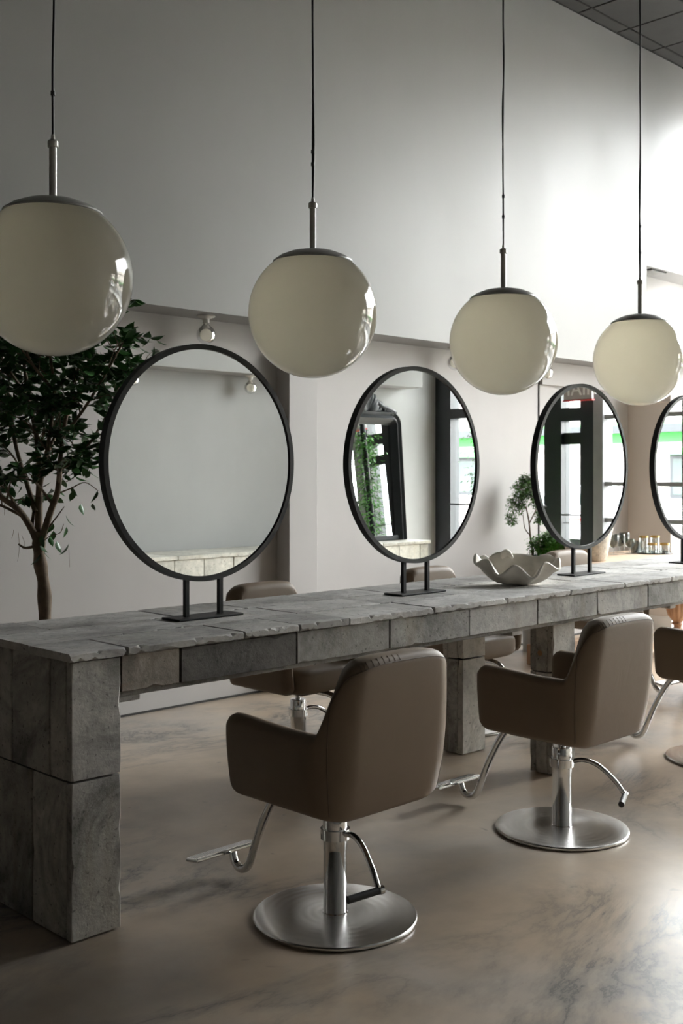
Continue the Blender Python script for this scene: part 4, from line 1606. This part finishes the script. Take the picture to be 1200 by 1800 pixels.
def make_ornate():
    """tall black French frame with carved crest, leaning on the wall; built in the x-z plane facing +y"""
    Wd, Ht = 0.95, 1.33
    t = thing('ornate_mirror', 'tall ornate black-framed mirror with carved crest, seen inside the second round mirror', 'mirror', (8.12, -1.22, 0.7235), 0)
    t.rotation_euler = (R(4), 0, 0)
    # frame outline: up the left side, rounded shoulders, across, down the right
    rad = 0.13
    out = [(-Wd / 2, 0.0)]
    for k in range(9):
        a = PI - (PI / 2) * k / 8
        out.append((-Wd / 2 + rad + rad * math.cos(a), Ht - rad + rad * math.sin(a)))
    for k in range(9):
        a = PI / 2 - (PI / 2) * k / 8
        out.append((Wd / 2 - rad + rad * math.cos(a), Ht - rad + rad * math.sin(a)))
    out.append((Wd / 2, 0.0))
    fw_ = 0.105
    prof = [(-0.02, 0.0), (-0.02, 0.045), (0.004, 0.075), (0.035, 0.055), (0.070, 0.080), (0.105, 0.045), (0.130, 0.025), (0.130, 0.0)]
    V, F = [], []
    for (x_, z_) in out:
        # inward direction
        cx_, cz_ = 0.0, Ht * 0.45
        if abs(x_) >= Wd / 2 - 1e-6:
            d = (-math.copysign(1, x_), 0.0)
        elif z_ >= Ht - 1e-6:
            d = (0.0, -1.0)
        else:
            ccx = math.copysign(Wd / 2 - rad, x_)
            l_ = math.hypot(x_ - ccx, z_ - (Ht - rad))
            d = ((ccx - x_) / l_, (Ht - rad - z_) / l_)
        for (o_, h_) in prof:
            V.append((x_ + d[0] * o_, h_, z_ + d[1] * o_))
    n_ = len(prof)
    for i in range(len(out) - 1):
        for k in range(n_ - 1):
            F.append((i * n_ + k, i * n_ + k + 1, (i + 1) * n_ + k + 1, (i + 1) * n_ + k))
    fr = link('frame', mesh('frame', V, F), M['ornate'], t, smooth=50)
    box('bottom_rail', -Wd / 2, Wd / 2, 0.0, 0.045, 0.0, 0.05, M['ornate'], t, 0.006)
    box('backing_board', -Wd / 2 + 0.02, Wd / 2 - 0.02, -0.012, 0.004, 0.01, Ht - 0.06, M['black'], t)
    box('mirror_glass', -Wd / 2 + 0.08, Wd / 2 - 0.08, 0.004, 0.010, 0.03, Ht - 0.085, M['mirror'], t)
    # carved crest: shell fan, scrolls, leaves
    parts = []
    for k in range(9):
        a = R(90 + (k - 4) * 19)
        L = 0.23 - 0.016 * abs(k - 4)
        P = catmull([(0, 0.03, Ht + 0.0), (math.cos(a) * L * 0.6, 0.055, Ht + 0.01 + math.sin(a) * L * 0.6), (math.cos(a) * L, 0.035, Ht + 0.01 + math.sin(a) * L)], 5)
        parts.append(tube_data(P, [0.016 + 0.022 * math.sin(PI * min(1, i / (len(P) - 1) * 0.8 + 0.1)) for i in range(len(P))], 8))
    for s in (-1, 1):
        for (cx_, cz_, r_, turns) in ((0.16, 0.05, 0.055, 1.4), (0.27, 0.012, 0.040, 1.3), (0.36, -0.005, 0.030, 1.2)):
            P = []
            for k in range(26):
                q = k / 25
                a = q * turns * 2 * PI
                rr = r_ * (1 - 0.75 * q)
                P.append((s * (cx_ + rr * math.cos(a)), 0.05, Ht + cz_ + rr * math.sin(a)))
            parts.append(tube_data(P, [0.024 - 0.008 * k / 25 for k in range(26)], 8))
        P = catmull([(s * 0.06, 0.04, Ht + 0.14), (s * 0.14, 0.05, Ht + 0.10), (s * 0.22, 0.05, Ht + 0.055), (s * 0.32, 0.05, Ht + 0.03), (s * 0.42, 0.05, Ht + 0.0)], 5)
        parts.append(tube_data(P, [0.032 - 0.010 * i / (len(P) - 1) for i in range(len(P))], 8))
    V, F = join_data(parts)
    cr = link('crest', mesh('crest', V, F), M['ornate'], t, smooth=60)
    return t


make_ornate()

# climbing plant on a dark pole near the entrance (it shows only in the ornate mirror)
cl = thing('climbing_plant', 'leafy green climber on a dark pole, reflected in the ornate mirror', 'plant', (8.98, -0.42, 0))
lathe('pot', [(0.0, 0.0), (0.11, 0.0), (0.14, 0.28), (0.125, 0.28), (0.0, 0.26)], M['terracotta'], cl, seg=32, cap0=False, cap1=False)
tube('pole', [(0, 0, 0.24), (0, 0, 2.2)], 0.035, M['frame_black'], cl, 16)
rg = random.Random(77)
parts = []
for k in range(1500):
    z_ = rg.choice((0.75, 1.0, 1.2, 1.45, 1.75, 1.85)) + rg.gauss(0, 0.10)
    a = rg.uniform(0, 2 * PI)
    r_ = abs(rg.gauss(0.05, 0.06)) + 0.03
    d = Vector((math.cos(a), math.sin(a), rg.uniform(-0.8, 0.4))).normalized()
    s_ = d.cross(UP).normalized()
    n_ = s_.cross(d)
    mt = Matrix((d, s_, n_)).transposed().to_4x4()
    parts.append(xform(([(0, 0, 0), (0.5, -0.4, 0.05), (1, 0, -0.2), (0.5, 0.4, 0.05)], [(0, 1, 2, 3)]),
                       Matrix.Translation((r_ * math.cos(a), r_ * math.sin(a), z_)) @ mt @ Matrix.Scale(rg.uniform(0.03, 0.05), 4)))
V, F = join_data(parts)
fo = link('foliage', mesh('foliage', V, F), M['fern'], cl)
fo['kind'] = 'stuff'
